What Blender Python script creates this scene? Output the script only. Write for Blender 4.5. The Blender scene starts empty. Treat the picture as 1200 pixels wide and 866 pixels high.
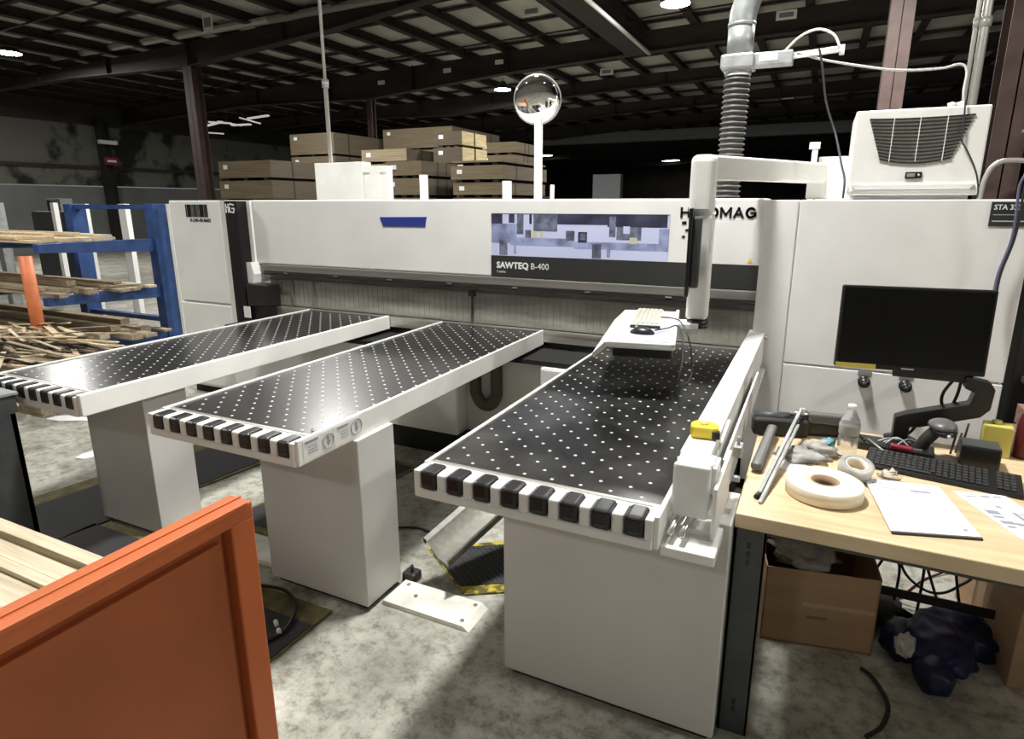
import bpy, bmesh, math, random
from mathutils import Vector, Matrix
random.seed(7)
PI = math.pi
col = bpy.context.scene.collection

# ------------------------------------------------------------------ materials
def mat(name, c, rough=0.5, metal=0.0, var=0.0, scale=8.0, bump=0.0, spec=0.5, trans=0.0, ior=1.45, alpha=1.0,
        emit=None, es=0.0, c2=None, stretch=(1, 1, 1), detail=4.0, lo=0.35, hi=0.65, coat=0.0, bscale=None):
    m = bpy.data.materials.new(name); m.use_nodes = True
    nt = m.node_tree; b = nt.nodes['Principled BSDF']
    b.inputs['Base Color'].default_value = (*c, 1)
    b.inputs['Roughness'].default_value = rough
    b.inputs['Metallic'].default_value = metal
    b.inputs['Specular IOR Level'].default_value = spec
    b.inputs['IOR'].default_value = ior
    b.inputs['Transmission Weight'].default_value = trans
    b.inputs['Alpha'].default_value = alpha
    b.inputs['Coat Weight'].default_value = coat
    if emit:
        b.inputs['Emission Color'].default_value = (*emit, 1); b.inputs['Emission Strength'].default_value = es
    if var or c2 or bump:
        tc = nt.nodes.new('ShaderNodeTexCoord'); mp = nt.nodes.new('ShaderNodeMapping')
        mp.inputs['Scale'].default_value = stretch
        nz = nt.nodes.new('ShaderNodeTexNoise'); nz.inputs['Scale'].default_value = scale; nz.inputs['Detail'].default_value = detail
        nt.links.new(tc.outputs['Object'], mp.inputs['Vector']); nt.links.new(mp.outputs[0], nz.inputs['Vector'])
        if var or c2:
            r = nt.nodes.new('ShaderNodeValToRGB')
            r.color_ramp.elements[0].position = lo; r.color_ramp.elements[1].position = hi
            a2 = c2 if c2 else tuple(max(0, x * (1 - var)) for x in c)
            r.color_ramp.elements[0].color = (*a2, 1)
            r.color_ramp.elements[1].color = (*[min(1, x * (1 + (0 if c2 else var * .4))) for x in c], 1)
            nt.links.new(nz.outputs['Fac'], r.inputs['Fac']); nt.links.new(r.outputs[0], b.inputs['Base Color'])
        if bump:
            n2 = nz
            if bscale:
                n2 = nt.nodes.new('ShaderNodeTexNoise'); n2.inputs['Scale'].default_value = bscale
                nt.links.new(mp.outputs[0], n2.inputs['Vector'])
            bp = nt.nodes.new('ShaderNodeBump'); bp.inputs['Strength'].default_value = bump; bp.inputs['Distance'].default_value = 0.01
            nt.links.new(n2.outputs['Fac'], bp.inputs['Height']); nt.links.new(bp.outputs[0], b.inputs['Normal'])
    return m

M = {}
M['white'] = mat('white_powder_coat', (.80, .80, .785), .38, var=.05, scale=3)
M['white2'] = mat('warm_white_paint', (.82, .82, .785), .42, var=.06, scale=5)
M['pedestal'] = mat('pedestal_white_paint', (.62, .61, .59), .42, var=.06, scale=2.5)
M['offwhite'] = mat('off_white_plastic', (.78, .78, .745), .45)
M['black'] = mat('black_plastic', (.012, .012, .012), .35)
M['blackmatte'] = mat('matte_black', (.012, .012, .011), .8)
M['darkgrey'] = mat('dark_grey_metal', (.055, .06, .062), .45, var=.2, scale=12)
M['stripe'] = mat('charcoal_stripe', (.028, .029, .028), .45)
M['blackplate'] = mat('black_cover_paint', (.009, .009, .009), .6, spec=.3)
M['roller'] = mat('glossy_black_roller', (.012, .012, .012), .33)
M['hosedark'] = mat('olive_hose', (.075, .07, .045), .6)
M['bed'] = mat('black_laminate', (.022, .022, .021), .25, var=.4, scale=2.2, detail=6, spec=.55)
M['beddusty'] = mat('dusty_black_laminate', (.075, .075, .07), .24, c2=(.010, .010, .010), scale=2.1, detail=8, spec=.45, lo=.46, hi=.76)
M['nozzle'] = mat('nozzle_grey', (.50, .50, .48), .4)
M['alu'] = mat('aluminium', (.62, .61, .57), .32, metal=.85, var=.15, scale=10, stretch=(.2, 4, 4))
M['galv'] = mat('galvanized_steel', (.42, .44, .44), .42, metal=.5, var=.25, scale=9)
M['steel'] = mat('brushed_steel', (.6, .6, .58), .28, metal=.9)
M['brownbar'] = mat('grey_anodised_bar', (.215, .21, .185), .42, metal=.2, var=.2, scale=4, stretch=(.3, 1, 6))
M['pvc'] = mat('smoky_curtain_plastic', (.36, .355, .31), .25, c2=(.22, .215, .185), scale=2.4, stretch=(1, 1, 5), detail=5, spec=.6)
M['pvcline'] = mat('curtain_joint', (.17, .168, .145), .5)
M['blue'] = mat('blue_rack_paint', (.026, .07, .22), .45, var=.25, scale=6)
M['orange'] = mat('orange_paint', (.50, .125, .036), .48, var=.10, scale=3)
M['orangedeep'] = mat('orange_sheet', (.33, .084, .022), .60, var=.14, scale=2.5)
M['post_orange'] = mat('orange_post_paint', (.60, .17, .06), .5, var=.2, scale=8)
M['lumber'] = mat('pale_sawn_wood', (.64, .56, .41), .7, c2=(.46, .385, .27), scale=3, stretch=(1, 18, 18), bump=.15)
M['lumberdark'] = mat('weathered_board', (.40, .32, .22), .8, c2=(.20, .16, .11), scale=3, stretch=(.8, 14, 14), bump=.2)
M['lumbery'] = mat('sawn_strip', (.70, .56, .36), .75, c2=(.46, .36, .23), scale=5, stretch=(2, 14, 14))
M['benchtop'] = mat('laminated_maple_top', (.72, .57, .37), .42, c2=(.56, .42, .25), scale=2.2, stretch=(1.4, 14, 6), detail=5, lo=.3, hi=.7)
M['mdfend'] = mat('board_edges_lit', (.20, .16, .10), .85, c2=(.13, .10, .062), scale=4, stretch=(.4, .4, 30), lo=.4, hi=.6)  # board edges kept lighter: the light on the front faces is in the colour
M['mdf'] = mat('board_edges_shaded', (.09, .07, .045), .9, c2=(.05, .04, .026), scale=4, stretch=(.4, .4, 30))  # same boards, shade of the obliquely lit faces put into the colour
M['mdfbright'] = mat('yellow_board_edges', (.55, .45, .26), .85, c2=(.3, .23, .13), scale=6, stretch=(.4, .4, 20))
M['strap'] = mat('black_strap', (.02, .018, .015), .7)
M['card'] = mat('cardboard', (.40, .26, .155), .85, c2=(.33, .21, .12), scale=3, stretch=(.3, 1, 4))
M['cardin'] = mat('cardboard_inside', (.20, .135, .085), .9)
M['tape'] = mat('packing_tape', (.46, .33, .20), .3)
M['paper'] = mat('paper', (.78, .79, .80), .7)
M['ink'] = mat('printed_ink', (.28, .29, .33), .8)
M['inklight'] = mat('faint_print', (.42, .44, .50), .8)
M['cream'] = mat('edge_band_cream', (.80, .73, .60), .55, var=.05, scale=20)
M['creamside'] = mat('edge_band_side', (.78, .72, .62), .5)
M['core'] = mat('cardboard_core', (.36, .24, .15), .8)
M['clear'] = mat('clear_plastic', (.93, .94, .95), .06, trans=.92, ior=1.25, spec=.5)
M['film'] = mat('clear_film', (.95, .96, .97), .14, trans=.84, ior=1.1, bump=.5, scale=30)
M['cloudy'] = mat('cloudy_film', (.66, .65, .62), .18, trans=.4, ior=1.1, var=.35, scale=12, bump=.9)
M['yellow'] = mat('yellow_plastic', (.78, .58, .03), .35)
M['lemon'] = mat('pale_yellow_can', (.62, .56, .14), .4, var=.1)
M['maroon'] = mat('maroon_plastic', (.10, .012, .02), .35)
M['rubber'] = mat('black_rubber', (.02, .02, .018), .6)
M['greyrubber'] = mat('grey_scanner_shell', (.12, .12, .12), .35)
M['bluebag'] = mat('navy_plastic_bag', (.005, .008, .05), .42, bump=.8, scale=7, var=.5)
M['teal'] = mat('teal_print_film', (.10, .32, .36), .3)
M['red'] = mat('red_grip', (.20, .015, .025), .5)
M['bluetape'] = mat('blue_masking_tape', (.015, .035, .26), .7)
M['hose'] = mat('hose_dark', (.035, .035, .033), .5)
M['hoserib'] = mat('hose_rib', (.20, .20, .18), .45)
M['brown'] = mat('brown_column_paint', (.075, .045, .038), .6, var=.25, scale=5)
M['purlin'] = mat('brown_roof_steel', (.028, .020, .017), .7, var=.3, scale=3)
M['girder'] = mat('brown_girder', (.035, .027, .024), .65, var=.35, scale=2, stretch=(.5, 1, 2))
M['deck'] = mat('roof_insulation', (.50, .485, .43), .9, var=.15, scale=1.2)
M['conduit'] = mat('grey_conduit', (.45, .44, .41), .4, metal=.4)
M['wire'] = mat('grey_wire', (.42, .42, .40), .5)
M['darkwire'] = mat('dark_wire', (.035, .035, .038), .5)
M['bluewire'] = mat('blue_grey_wire', (.12, .12, .19), .5)
M['lampglow'] = mat('lamp_lens', (1, 1, 1), .4, emit=(1, .96, .86), es=60)
M['farlamp'] = mat('far_lamp_lens', (1, 1, 1), .4, emit=(1, .97, .9), es=9)
M['mirror'] = mat('mirror_glass', (.9, .9, .9), .03, metal=1.0)
M['screen'] = mat('dark_screen', (.006, .006, .006), .12)
M['keys'] = mat('dark_keys', (.035, .035, .035), .45)
M['keyslight'] = mat('light_keys', (.50, .49, .43), .5)
M['labelyellow'] = mat('yellow_label', (.62, .52, .10), .6)
M['mat'] = mat('ribbed_mat', (.035, .036, .038), .75)
M['matyellow'] = mat('mat_yellow_edge', (.50, .40, .04), .7, c2=(.10, .085, .02), scale=26, lo=.42, hi=.56)
M['olive'] = mat('mat_olive_edge', (.16, .14, .05), .7, var=.4, scale=14)
M['plate'] = mat('scuffed_white_plate', (.80, .79, .72), .45, var=.25, scale=6)
M['woodred'] = mat('reddish_boards', (.30, .17, .12), .7, c2=(.16, .09, .07), scale=3, stretch=(1, 14, 14))
M['greywall'] = mat('grey_panel', (.18, .19, .20), .6)
M['pic0'] = mat('picture_pale_blue', (.56, .60, .84), .3)
M['pic1'] = mat('picture_mid_blue', (.30, .34, .55), .3, var=.5, scale=9)
M['pic2'] = mat('picture_dark', (.055, .055, .10), .3, var=.5, scale=6)
M['pic3'] = mat('picture_grey', (.16, .18, .26), .3, var=.6, scale=18)
M['pic4'] = mat('picture_cream', (.55, .55, .42), .3)
M['pinkscrap'] = mat('self_lit_flap_white', (.85, .78, .80), .8, emit=(1, .93, .95), es=.4)  # no lamp: a bright reflection painted in as emission

def floor_mat():
    m = bpy.data.materials.new('worn_concrete'); m.use_nodes = True
    nt = m.node_tree; b = nt.nodes['Principled BSDF']; L = nt.links
    tc = nt.nodes.new('ShaderNodeTexCoord')
    def noise(s, d, r=.6, st=None):
        n = nt.nodes.new('ShaderNodeTexNoise'); n.inputs['Scale'].default_value = s; n.inputs['Detail'].default_value = d
        n.inputs['Roughness'].default_value = r
        if st:
            mp = nt.nodes.new('ShaderNodeMapping'); mp.inputs['Scale'].default_value = st
            L.new(tc.outputs['Object'], mp.inputs[0]); L.new(mp.outputs[0], n.inputs['Vector'])
        else: L.new(tc.outputs['Object'], n.inputs['Vector'])
        return n
    def ramp(src, stops):
        r = nt.nodes.new('ShaderNodeValToRGB'); e = r.color_ramp.elements
        while len(e) < len(stops): e.new(.5)
        for i, (p, c) in enumerate(stops): e[i].position = p; e[i].color = (*c, 1)
        L.new(src.outputs['Fac'], r.inputs['Fac']); return r
    def mix(fac, a, bb, t='MULTIPLY'):
        x = nt.nodes.new('ShaderNodeMix'); x.data_type = 'RGBA'; x.blend_type = t
        x.inputs[0].default_value = fac; L.new(a.outputs[0] if not hasattr(a, 'is_output') else a, x.inputs[6]); L.new(bb.outputs[0], x.inputs[7])
        return x.outputs[2]
    base = ramp(noise(1.3, 5), [(.3, (.28, .275, .24)), (.5, (.44, .43, .38)), (.68, (.64, .63, .56))])
    fine = ramp(noise(16, 8, .75), [(.38, (.36, .35, .33)), (.5, (.84, .84, .82)), (.60, (1, 1, 1))])
    blot = ramp(noise(3.6, 6, .7), [(.34, (.36, .35, .32)), (.46, (.80, .80, .78)), (.6, (1, 1, 1))])
    o = mix(.8, base, fine); o = mix(.85, o, blot)
    L.new(o, b.inputs['Base Color']); b.inputs['Roughness'].default_value = .62
    bp = nt.nodes.new('ShaderNodeBump'); bp.inputs['Strength'].default_value = .25; bp.inputs['Distance'].default_value = .01
    L.new(noise(30, 6).outputs['Fac'], bp.inputs['Height']); L.new(bp.outputs[0], b.inputs['Normal'])
    return m
M['floor'] = floor_mat()
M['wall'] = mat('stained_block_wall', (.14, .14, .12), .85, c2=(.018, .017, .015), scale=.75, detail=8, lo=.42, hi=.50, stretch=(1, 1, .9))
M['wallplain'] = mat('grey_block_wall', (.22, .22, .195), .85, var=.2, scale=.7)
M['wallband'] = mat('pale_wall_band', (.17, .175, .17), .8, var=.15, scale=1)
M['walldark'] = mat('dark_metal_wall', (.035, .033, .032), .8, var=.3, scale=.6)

# ------------------------------------------------------------------ mesh builder
class MB:
    def __init__(s): s.bm = bmesh.new(); s.mats = []; s.mi = 0
    def use(s, m):
        if m not in s.mats: s.mats.append(m)
        s.mi = s.mats.index(m); return s
    def _merge(s, t, smooth=False):
        for f in t.faces: f.material_index = s.mi; f.smooth = smooth
        me = bpy.data.meshes.new('tmp'); t.to_mesh(me); t.free()
        s.bm.from_mesh(me); bpy.data.meshes.remove(me); return s
    def box(s, x0, x1, y0, y1, z0, z1, bev=0.0, seg=2, mtx=None):
        t = bmesh.new(); bmesh.ops.create_cube(t, size=1)
        for v in t.verts: v.co = Vector(((x0 + x1) / 2 + v.co.x * (x1 - x0), (y0 + y1) / 2 + v.co.y * (y1 - y0), (z0 + z1) / 2 + v.co.z * (z1 - z0)))
        if bev: bmesh.ops.bevel(t, geom=t.edges[:], offset=bev, segments=seg, affect='EDGES', profile=.5)
        if mtx: bmesh.ops.transform(t, matrix=mtx, verts=t.verts)
        return s._merge(t)
    def obox(s, p0, p1, w, h, up=(0, 0, 1), bev=0):       # bar from p0 to p1, cross-section w (side) x h (up)
        p0, p1 = Vector(p0), Vector(p1); d = p1 - p0; L = d.length; d.normalize()
        u = Vector(up); sd = d.cross(u)
        if sd.length < 1e-4: sd = d.cross(Vector((1, 0, 0)))
        sd.normalize(); u = sd.cross(d)
        mm = Matrix((( *d, ), ( *sd, ), ( *u, ))).transposed().to_4x4(); mm.translation = (p0 + p1) / 2
        return s.box(-L / 2, L / 2, -w / 2, w / 2, -h / 2, h / 2, bev, 2, mm)
    def prism(s, pts, a0, a1, axis='z', bev=0.0):           # pts 2-D outline extruded along axis
        t = bmesh.new()
        def P(p, a):
            return {'z': (p[0], p[1], a), 'y': (p[0], a, p[1]), 'x': (a, p[0], p[1])}[axis]
        lo = [t.verts.new(P(p, a0)) for p in pts]; hi = [t.verts.new(P(p, a1)) for p in pts]
        t.faces.new(lo); t.faces.new(hi[::-1]); n = len(pts)
        for i in range(n): t.faces.new((lo[i], hi[i], hi[(i + 1) % n], lo[(i + 1) % n]))
        bmesh.ops.recalc_face_normals(t, faces=t.faces)
        if bev: bmesh.ops.bevel(t, geom=t.edges[:], offset=bev, segments=2, affect='EDGES', profile=.5)
        return s._merge(t)
    def cyl(s, p0, p1, r, r2=None, n=20, smooth=True):
        p0, p1 = Vector(p0), Vector(p1); d = p1 - p0
        t = bmesh.new(); bmesh.ops.create_cone(t, cap_ends=True, segments=n, radius1=r, radius2=r if r2 is None else r2, depth=d.length)
        q = Vector((0, 0, 1)).rotation_difference(d.normalized()).to_matrix().to_4x4(); q.translation = (p0 + p1) / 2
        bmesh.ops.transform(t, matrix=q, verts=t.verts)
        s._merge(t, smooth)
        return s
    def lathe(s, prof, c=(0, 0, 0), n=28, axis=(0, 0, 1), smooth=True, cap=True):   # prof: list (r, h)
        t = bmesh.new(); rings = []
        for r, h in prof: rings.append([t.verts.new((r * math.cos(2 * PI * k / n), r * math.sin(2 * PI * k / n), h)) for k in range(n)])
        for a, b in zip(rings, rings[1:]):
            for k in range(n): t.faces.new((a[k], a[(k + 1) % n], b[(k + 1) % n], b[k]))
        if cap and prof[0][0] > 1e-5: t.faces.new(rings[0][::-1])
        if cap and prof[-1][0] > 1e-5: t.faces.new(rings[-1])
        bmesh.ops.remove_doubles(t, verts=t.verts, dist=1e-6); bmesh.ops.recalc_face_normals(t, faces=t.faces)
        q = Vector((0, 0, 1)).rotation_difference(Vector(axis).normalized()).to_matrix().to_4x4(); q.translation = Vector(c)
        bmesh.ops.transform(t, matrix=q, verts=t.verts)
        return s._merge(t, smooth)
    def tube(s, pts, r, n=8, sub=6, closed=False):         # smooth tube through points
        P = [Vector(p) for p in pts]
        if sub > 1 and len(P) > 2:
            Q = []
            for i in range(len(P) - 1):
                a = P[i - 1] if i > 0 else P[i]; b, c = P[i], P[i + 1]; d = P[i + 2] if i + 2 < len(P) else P[i + 1]
                for k in range(sub):
                    u = k / sub
                    Q.append(.5 * ((2 * b) + (c - a) * u + (2 * a - 5 * b + 4 * c - d) * u * u + (3 * b - a - 3 * c + d) * u ** 3))
            Q.append(P[-1]); P = Q
        t = bmesh.new(); rings = []; prev = None
        for i, p in enumerate(P):
            d = (P[min(i + 1, len(P) - 1)] - P[max(i - 1, 0)]).normalized()
            if prev is None: x = d.orthogonal().normalized()
            else:
                x = prev - d * prev.dot(d)
                x = x.normalized() if x.length > 1e-5 else d.orthogonal().normalized()
            prev = x; y = d.cross(x)
            rr = r(i / (len(P) - 1)) if callable(r) else r
            rings.append([t.verts.new(p + x * rr * math.cos(2 * PI * k / n) + y * rr * math.sin(2 * PI * k / n)) for k in range(n)])
        for a, b in zip(rings, rings[1:]):
            for k in range(n): t.faces.new((a[k], a[(k + 1) % n], b[(k + 1) % n], b[k]))
        t.faces.new(rings[0][::-1]); t.faces.new(rings[-1]); bmesh.ops.recalc_face_normals(t, faces=t.faces)
        return s._merge(t, True)
    def blob(s, c, r, sub=3, amp=.15, seed=0, flat=None):   # lumpy ellipsoid
        t = bmesh.new(); bmesh.ops.create_icosphere(t, subdivisions=sub, radius=1)
        from mathutils import noise
        for v in t.verts:
            k = 1 + amp * noise.noise(v.co * 2.2 + Vector((seed, seed * 2, 0))) * 2
            v.co = Vector((c[0] + v.co.x * r[0] * k, c[1] + v.co.y * r[1] * k, c[2] + v.co.z * r[2] * k))
            if flat is not None: v.co.z = max(v.co.z, flat)
        return s._merge(t, True)
    def disc(s, c, r, n=8, h=.001):
        t = bmesh.new(); bmesh.ops.create_cone(t, cap_ends=True, segments=n, radius1=r, radius2=r * .8, depth=h)
        bmesh.ops.translate(t, vec=Vector(c), verts=t.verts); return s._merge(t)
    def build(s, name, m=None, parent=None):
        if parent is not None:
            mw = world(parent)
            bmesh.ops.transform(s.bm, matrix=mw.inverted(), verts=s.bm.verts)
        me = bpy.data.meshes.new(name); s.bm.to_mesh(me); s.bm.free()
        for k in (s.mats or [m]): me.materials.append(M[k])
        o = bpy.data.objects.new(name, me); col.objects.link(o)
        if parent is not None: o.parent = parent
        return o

def world(o):
    mm = Matrix.Identity(4)
    while o is not None:
        mm = (Matrix.Translation(o.location) @ o.rotation_euler.to_matrix().to_4x4()) @ mm; o = o.parent
    return mm

def tag(o, label=None, cat=None, group=None, kind=None):
    if label: o['label'] = label
    if cat: o['category'] = cat
    if group: o['group'] = group
    if kind: o['kind'] = kind
    return o
def thing(name, loc, label, cat, group=None, rz=0):
    o = bpy.data.objects.new(name, None); col.objects.link(o); o.location = loc; o.rotation_euler = (0, 0, rz)
    o.empty_display_size = .05
    return tag(o, label, cat, group)
def single(name, mb, m, loc, label, cat, group=None):     # a thing that is one mesh, origin moved to its base
    bmesh.ops.translate(mb.bm, vec=-Vector(loc), verts=mb.bm.verts)
    o = mb.build(name, m); o.location = loc
    return tag(o, label, cat, group)
def struct(name, mb, m):
    o = mb.build(name, m); o['kind'] = 'structure'; return o
def dup(o, loc=None, label=None, rz=None):
    c = o.copy(); col.objects.link(c)
    if loc is not None: c.location = loc
    if rz is not None: c.rotation_euler = (0, 0, rz)
    if label: c['label'] = label
    for ch in list(o.children):
        d = ch.copy(); col.objects.link(d); d.parent = c
        for g in list(ch.children):
            e = g.copy(); col.objects.link(e); e.parent = d
    return c
def text(name, body, size, mtx, m, parent, ext=.0008, bold=0.0, sx=1.0):
    cu = bpy.data.curves.new('t', 'FONT'); cu.body = body; cu.size = size; cu.extrude = ext; cu.offset = bold; cu.resolution_u = 2
    o = bpy.data.objects.new('t', cu); col.objects.link(o)
    bpy.context.view_layer.update()
    me = bpy.data.meshes.new_from_object(o.evaluated_get(bpy.context.evaluated_depsgraph_get()))
    bpy.data.objects.remove(o); bpy.data.curves.remove(cu)
    me.transform(Matrix.Diagonal((sx, 1, 1, 1)))
    me.transform(world(parent).inverted() @ mtx)
    me.materials.clear(); me.materials.append(M[m])
    q = bpy.data.objects.new(name, me); col.objects.link(q); q.parent = parent
    return q
def front(x, y, z): # text standing in the XZ plane, facing -Y
    return Matrix.Translation((x, y, z)) @ Matrix.Rotation(PI / 2, 4, 'X')

# ================================================================== SETTING
mb = MB(); mb.box(-26, 20, -10, 62, -.2, 0); struct('floor', mb, 'floor')
RS = .03
def rz(x): return RS * (x + 10)          # the roof rises gently to the right
mb = MB(); mb.prism([(-26, 6.22 + rz(-26)), (20, 6.22 + rz(20)), (20, 6.34 + rz(20)), (-26, 6.34 + rz(-26))], -10, 62, 'y'); ceiling = struct('ceiling', mb, 'deck')
for k in range(35):                                  # purlins run away from the machine front
    x = -25.8 + k * 1.32
    mb = MB(); h = rz(x); mb.box(x - .012, x + .012, -9.9, 61.9, 5.98 + h, 6.22 + h); mb.box(x - .10, x + .10, -9.9, 61.9, 5.975 + h, 6.0 + h)
    mb.build('purlin', 'purlin', ceiling)
for k in range(26):                                  # cross straps over the purlins
    y = 8.55 + k * 1.73
    mb = MB(); mb.prism([(-25.9, 6.13 + rz(-25.9)), (19.9, 6.13 + rz(19.9)), (19.9, 6.19 + rz(19.9)), (-25.9, 6.19 + rz(-25.9))], y - .05, y + .05, 'y'); mb.build('cross_brace', 'purlin', ceiling)
    if k % 2 == 0:
        mb = MB(); mb.tube([(-25.9, y + .55, 5.95 + rz(-25.9)), (19.9, y + .55, 5.95 + rz(19.9))], .022, 6, 1); mb.build('brace_rod', 'purlin', ceiling)
for k in range(-1, 11):
    y = 6.8 + k * 5.2
    if k == 0: continue
    mb = MB()
    if k == 1: low = [(-26, 5.28), (-20, 5.33), (-15.1, 5.22), (-10, 5.62), (-7.5, 5.90), (-5, 5.92), (.8, 5.45), (6, 5.9), (12, 6.1), (20, 6.3)]
    else: low = [(-26, 4.9), (-19, 5.2), (-13.6, 5.06), (-8.4, 5.44), (-3, 5.66), (4, 5.8), (12, 6.0), (20, 6.2)]
    if k > 2 or k < 0: low = [(a, b + .12) for a, b in low]
    top = [(20, 5.97 + rz(20)), (-26, 5.97 + rz(-26))]
    mb.prism(low + top, y - .01, y + .01, 'y')
    mb.prism(low + [(a, b + .025) for a, b in reversed(low)], y - .13, y + .13, 'y')
    for j in range(14):
        x = -25 + j * 3.3; zl = [b0 + (x - a0) / (a1 - a0) * (b1 - b0) for (a0, b0), (a1, b1) in zip(low, low[1:]) if a0 <= x <= a1][0]
        mb.box(x, x + .015, y - .12, y + .12, zl, 5.97 + rz(x))
    mb.build('girder', 'girder', ceiling)
mb = MB(); mb.cyl((-26, 11.75, 5.86), (-12, 11.75, 5.93), .085, n=16); mb.cyl((-12, 11.75, 5.93), (20, 11.75, 6.35), .085, n=16); mb.build('header_pipe', 'conduit', ceiling)
mb = MB()
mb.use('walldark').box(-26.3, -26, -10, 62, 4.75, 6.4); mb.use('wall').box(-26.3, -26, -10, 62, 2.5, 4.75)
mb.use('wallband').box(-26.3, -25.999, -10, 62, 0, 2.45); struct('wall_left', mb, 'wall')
mb = MB(); mb.box(-26, -25.85, -10, 62, 3.12, 3.24); struct('trim_1', mb, 'walldark')
mb = MB(); mb.box(20, 20.3, -10, 62, 0, 6.4); struct('wall_right', mb, 'walldark')
mb = MB(); mb.box(-26, 20, 62, 62.3, 0, 6.4); struct('wall_back', mb, 'walldark')
mb = MB(); mb.box(-26, 20, -10.3, -10, 0, 6.4); struct('wall_front', mb, 'wallplain')

# columns
def column(x, y, z1, w, d, label, m='brown', name='steel_column'):
    t = thing(name, (x, y, 0), label, 'column')
    mb = MB(); mb.box(x - w / 2, x + w / 2, y - d / 2, y - d / 2 + .014, 0, z1); mb.box(x - w / 2, x + w / 2, y + d / 2 - .014, y + d / 2, 0, z1)
    mb.box(x - .006, x + .006, y - d / 2, y + d / 2, 0, z1); mb.build('shaft', m, t)
    mb = MB(); mb.box(x - w / 2 - .08, x + w / 2 + .08, y - d / 2 - .08, y + d / 2 + .08, 0, .025); mb.build('base_plate', m, t)
    return t
column(-15.1, 12, 5.22, .32, .30, 'brown steel column rising left of the board stacks, under the big girder')
column(-13.5, 17.2, 5.06, .20, .2, 'thin dark column behind the stacked board packs')
column(.80, 12, 5.45, .33, .34, 'brown steel column seen behind the left side of the cooling unit')
column(-26 + .25, 16.1, 4.9, .42, .3, 'dark column standing against the stained left wall', 'walldark')
t = column(1.36, 6.9, 6.3, .24, .34, 'wide reddish brown column behind the right end of the machine')
for (px, r, lab) in ((1.045, .035, 'thick pale conduit pipe just left of the wide brown column'), (.985, .017, 'thin pale conduit pipe with couplings above the cooling unit'), (1.60, .028, 'grey conduit pipe on the right of the wide brown column')):
    c = thing('conduit', (px, 6.62, 0), lab, 'pipe')
    mb = MB(); mb.cyl((px, 6.62, 0), (px, 6.62, 6.3), r, n=12); mb.build('pipe', 'conduit', c)
    for z in (2.25, 3.2, 4.4):
        mb = MB(); mb.cyl((px, 6.62, z), (px, 6.62, z + .07), r * 1.35, n=12); mb.build('coupling', 'conduit', c)
mb = MB(); mb.tube([(1.62, 6.5, 2.12), (1.3, 6.45, 2.14), (1.2, 6.45, 2.02), (1.18, 6.45, 1.75)], .02, 8); mb.box(1.40, 1.66, 6.47, 6.53, 2.36, 2.38)
single('bent_conduit', mb, 'conduit', (1.2, 6.45, 1.75), 'bent conduit elbow hooking over to the pipe right of the brown column', 'pipe')
# pole hanging behind the machine
c = thing('drop_pole', (-6.06, 6.8, 0), 'thin grey pipe dropping from the roof behind the white box', 'pipe')
mb = MB(); mb.cyl((-6.06, 6.8, 0), (-6.06, 6.8, 3.33), .027, n=10); mb.cyl((-6.06, 6.8, 3.33), (-6.06, 6.8, 6.1), .021, n=10); mb.build('pipe', 'conduit', c)
mb = MB(); mb.cyl((-6.06, 6.8, 3.28), (-6.06, 6.8, 3.38), .045, n=10); mb.build('coupling', 'galv', c)
# long pale pipe and box beam under the roof
mb = MB(); mb.box(-4.82, -4.55, 8, 16.9, 5.52, 5.95); mb.box(-4.95, -4.42, 8, 16.9, 5.5, 5.53)
single('crane_beam', mb, 'purlin', (-4.7, 8, 5.5), 'wide dark beam slung under the roof beside the pale pipe', 'beam')
mb = MB(); mb.cyl((-4.38, 8, 5.52), (-4.38, 16.9, 5.52), .045, n=10)
single('roof_pipe', mb, 'offwhite', (-4.38, 8, 5.52), 'long pale pipe running under the roof along the dark beam', 'pipe')

# high-bay lamps
def lamp(x, y, z, label, glow='lampglow', power=0, R=.30, first=[None]):
    t = thing('ceiling_lamp', (x, y, z), label, 'lamp', 'high bay lamps under the roof')
    mb = MB(); mb.lathe([(R, 0), (R * .98, .06), (R * .55, .14), (R * .3, .26), (0, .27)], (x, y, z)); mb.build('housing', 'darkgrey', t)
    mb = MB(); mb.lathe([(0, -.012), (R * .93, -.01), (R * .93, .0)], (x, y, z)); mb.build('lens', glow, t)
    mb = MB(); mb.cyl((x, y, z + .25), (x, y, 5.98 if z < 5.7 else z + .3), .012, n=6); mb.build('hanger', 'darkgrey', t)
    if power:
        ld = bpy.data.lights.new('lamp_light', 'AREA'); ld.shape = 'DISK'; ld.size = R * 2; ld.energy = power; ld.color = (1, .985, .95)
        lo = bpy.data.objects.new('lamp_light', ld); col.objects.link(lo); lo.location = (0, 0, -.03); lo.parent = t
    return t
P = 330
lamp(-1.2, 2.75, 5.6, 'high bay lamp above the panel saw', power=P * 1.08)
lamp(6.4, 2.2, 5.6, 'high bay lamp above the far right of the aisle', power=P * .8)
lamp(-8.6, 1.6, 5.6, 'unseen lamp added to light the left cabinet front', power=P * 1.35)  # out of view, added to brighten the left cabinet
lamp(-1.6, -5.2, 5.6, 'unseen lamp added behind the viewpoint as weak front fill', power=P * .10)  # out of view, added as a weak fill for front faces
lamp(-11, -5, 5.6, 'high bay lamp over the rear left of the hall', power=P * .25)
lamp(7, -5.5, 5.6, 'high bay lamp over the rear right of the hall', power=P * .25)
lamp(-8.0, 8.6, 5.6, 'unseen lamp added above the leftmost board stack to brighten the roof', power=P * 1.3)  # added above the frame so floor bounce lifts the ceiling
lamp(.6, 9.2, 5.6, 'unseen lamp added behind the cooling unit to brighten the roof', power=P * 1.5)  # second lamp added out of view for ceiling bounce
lamp(-3.0, 13.4, 5.6, 'bright high bay lamp at the top edge of the view', power=P * 1.5)
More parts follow.
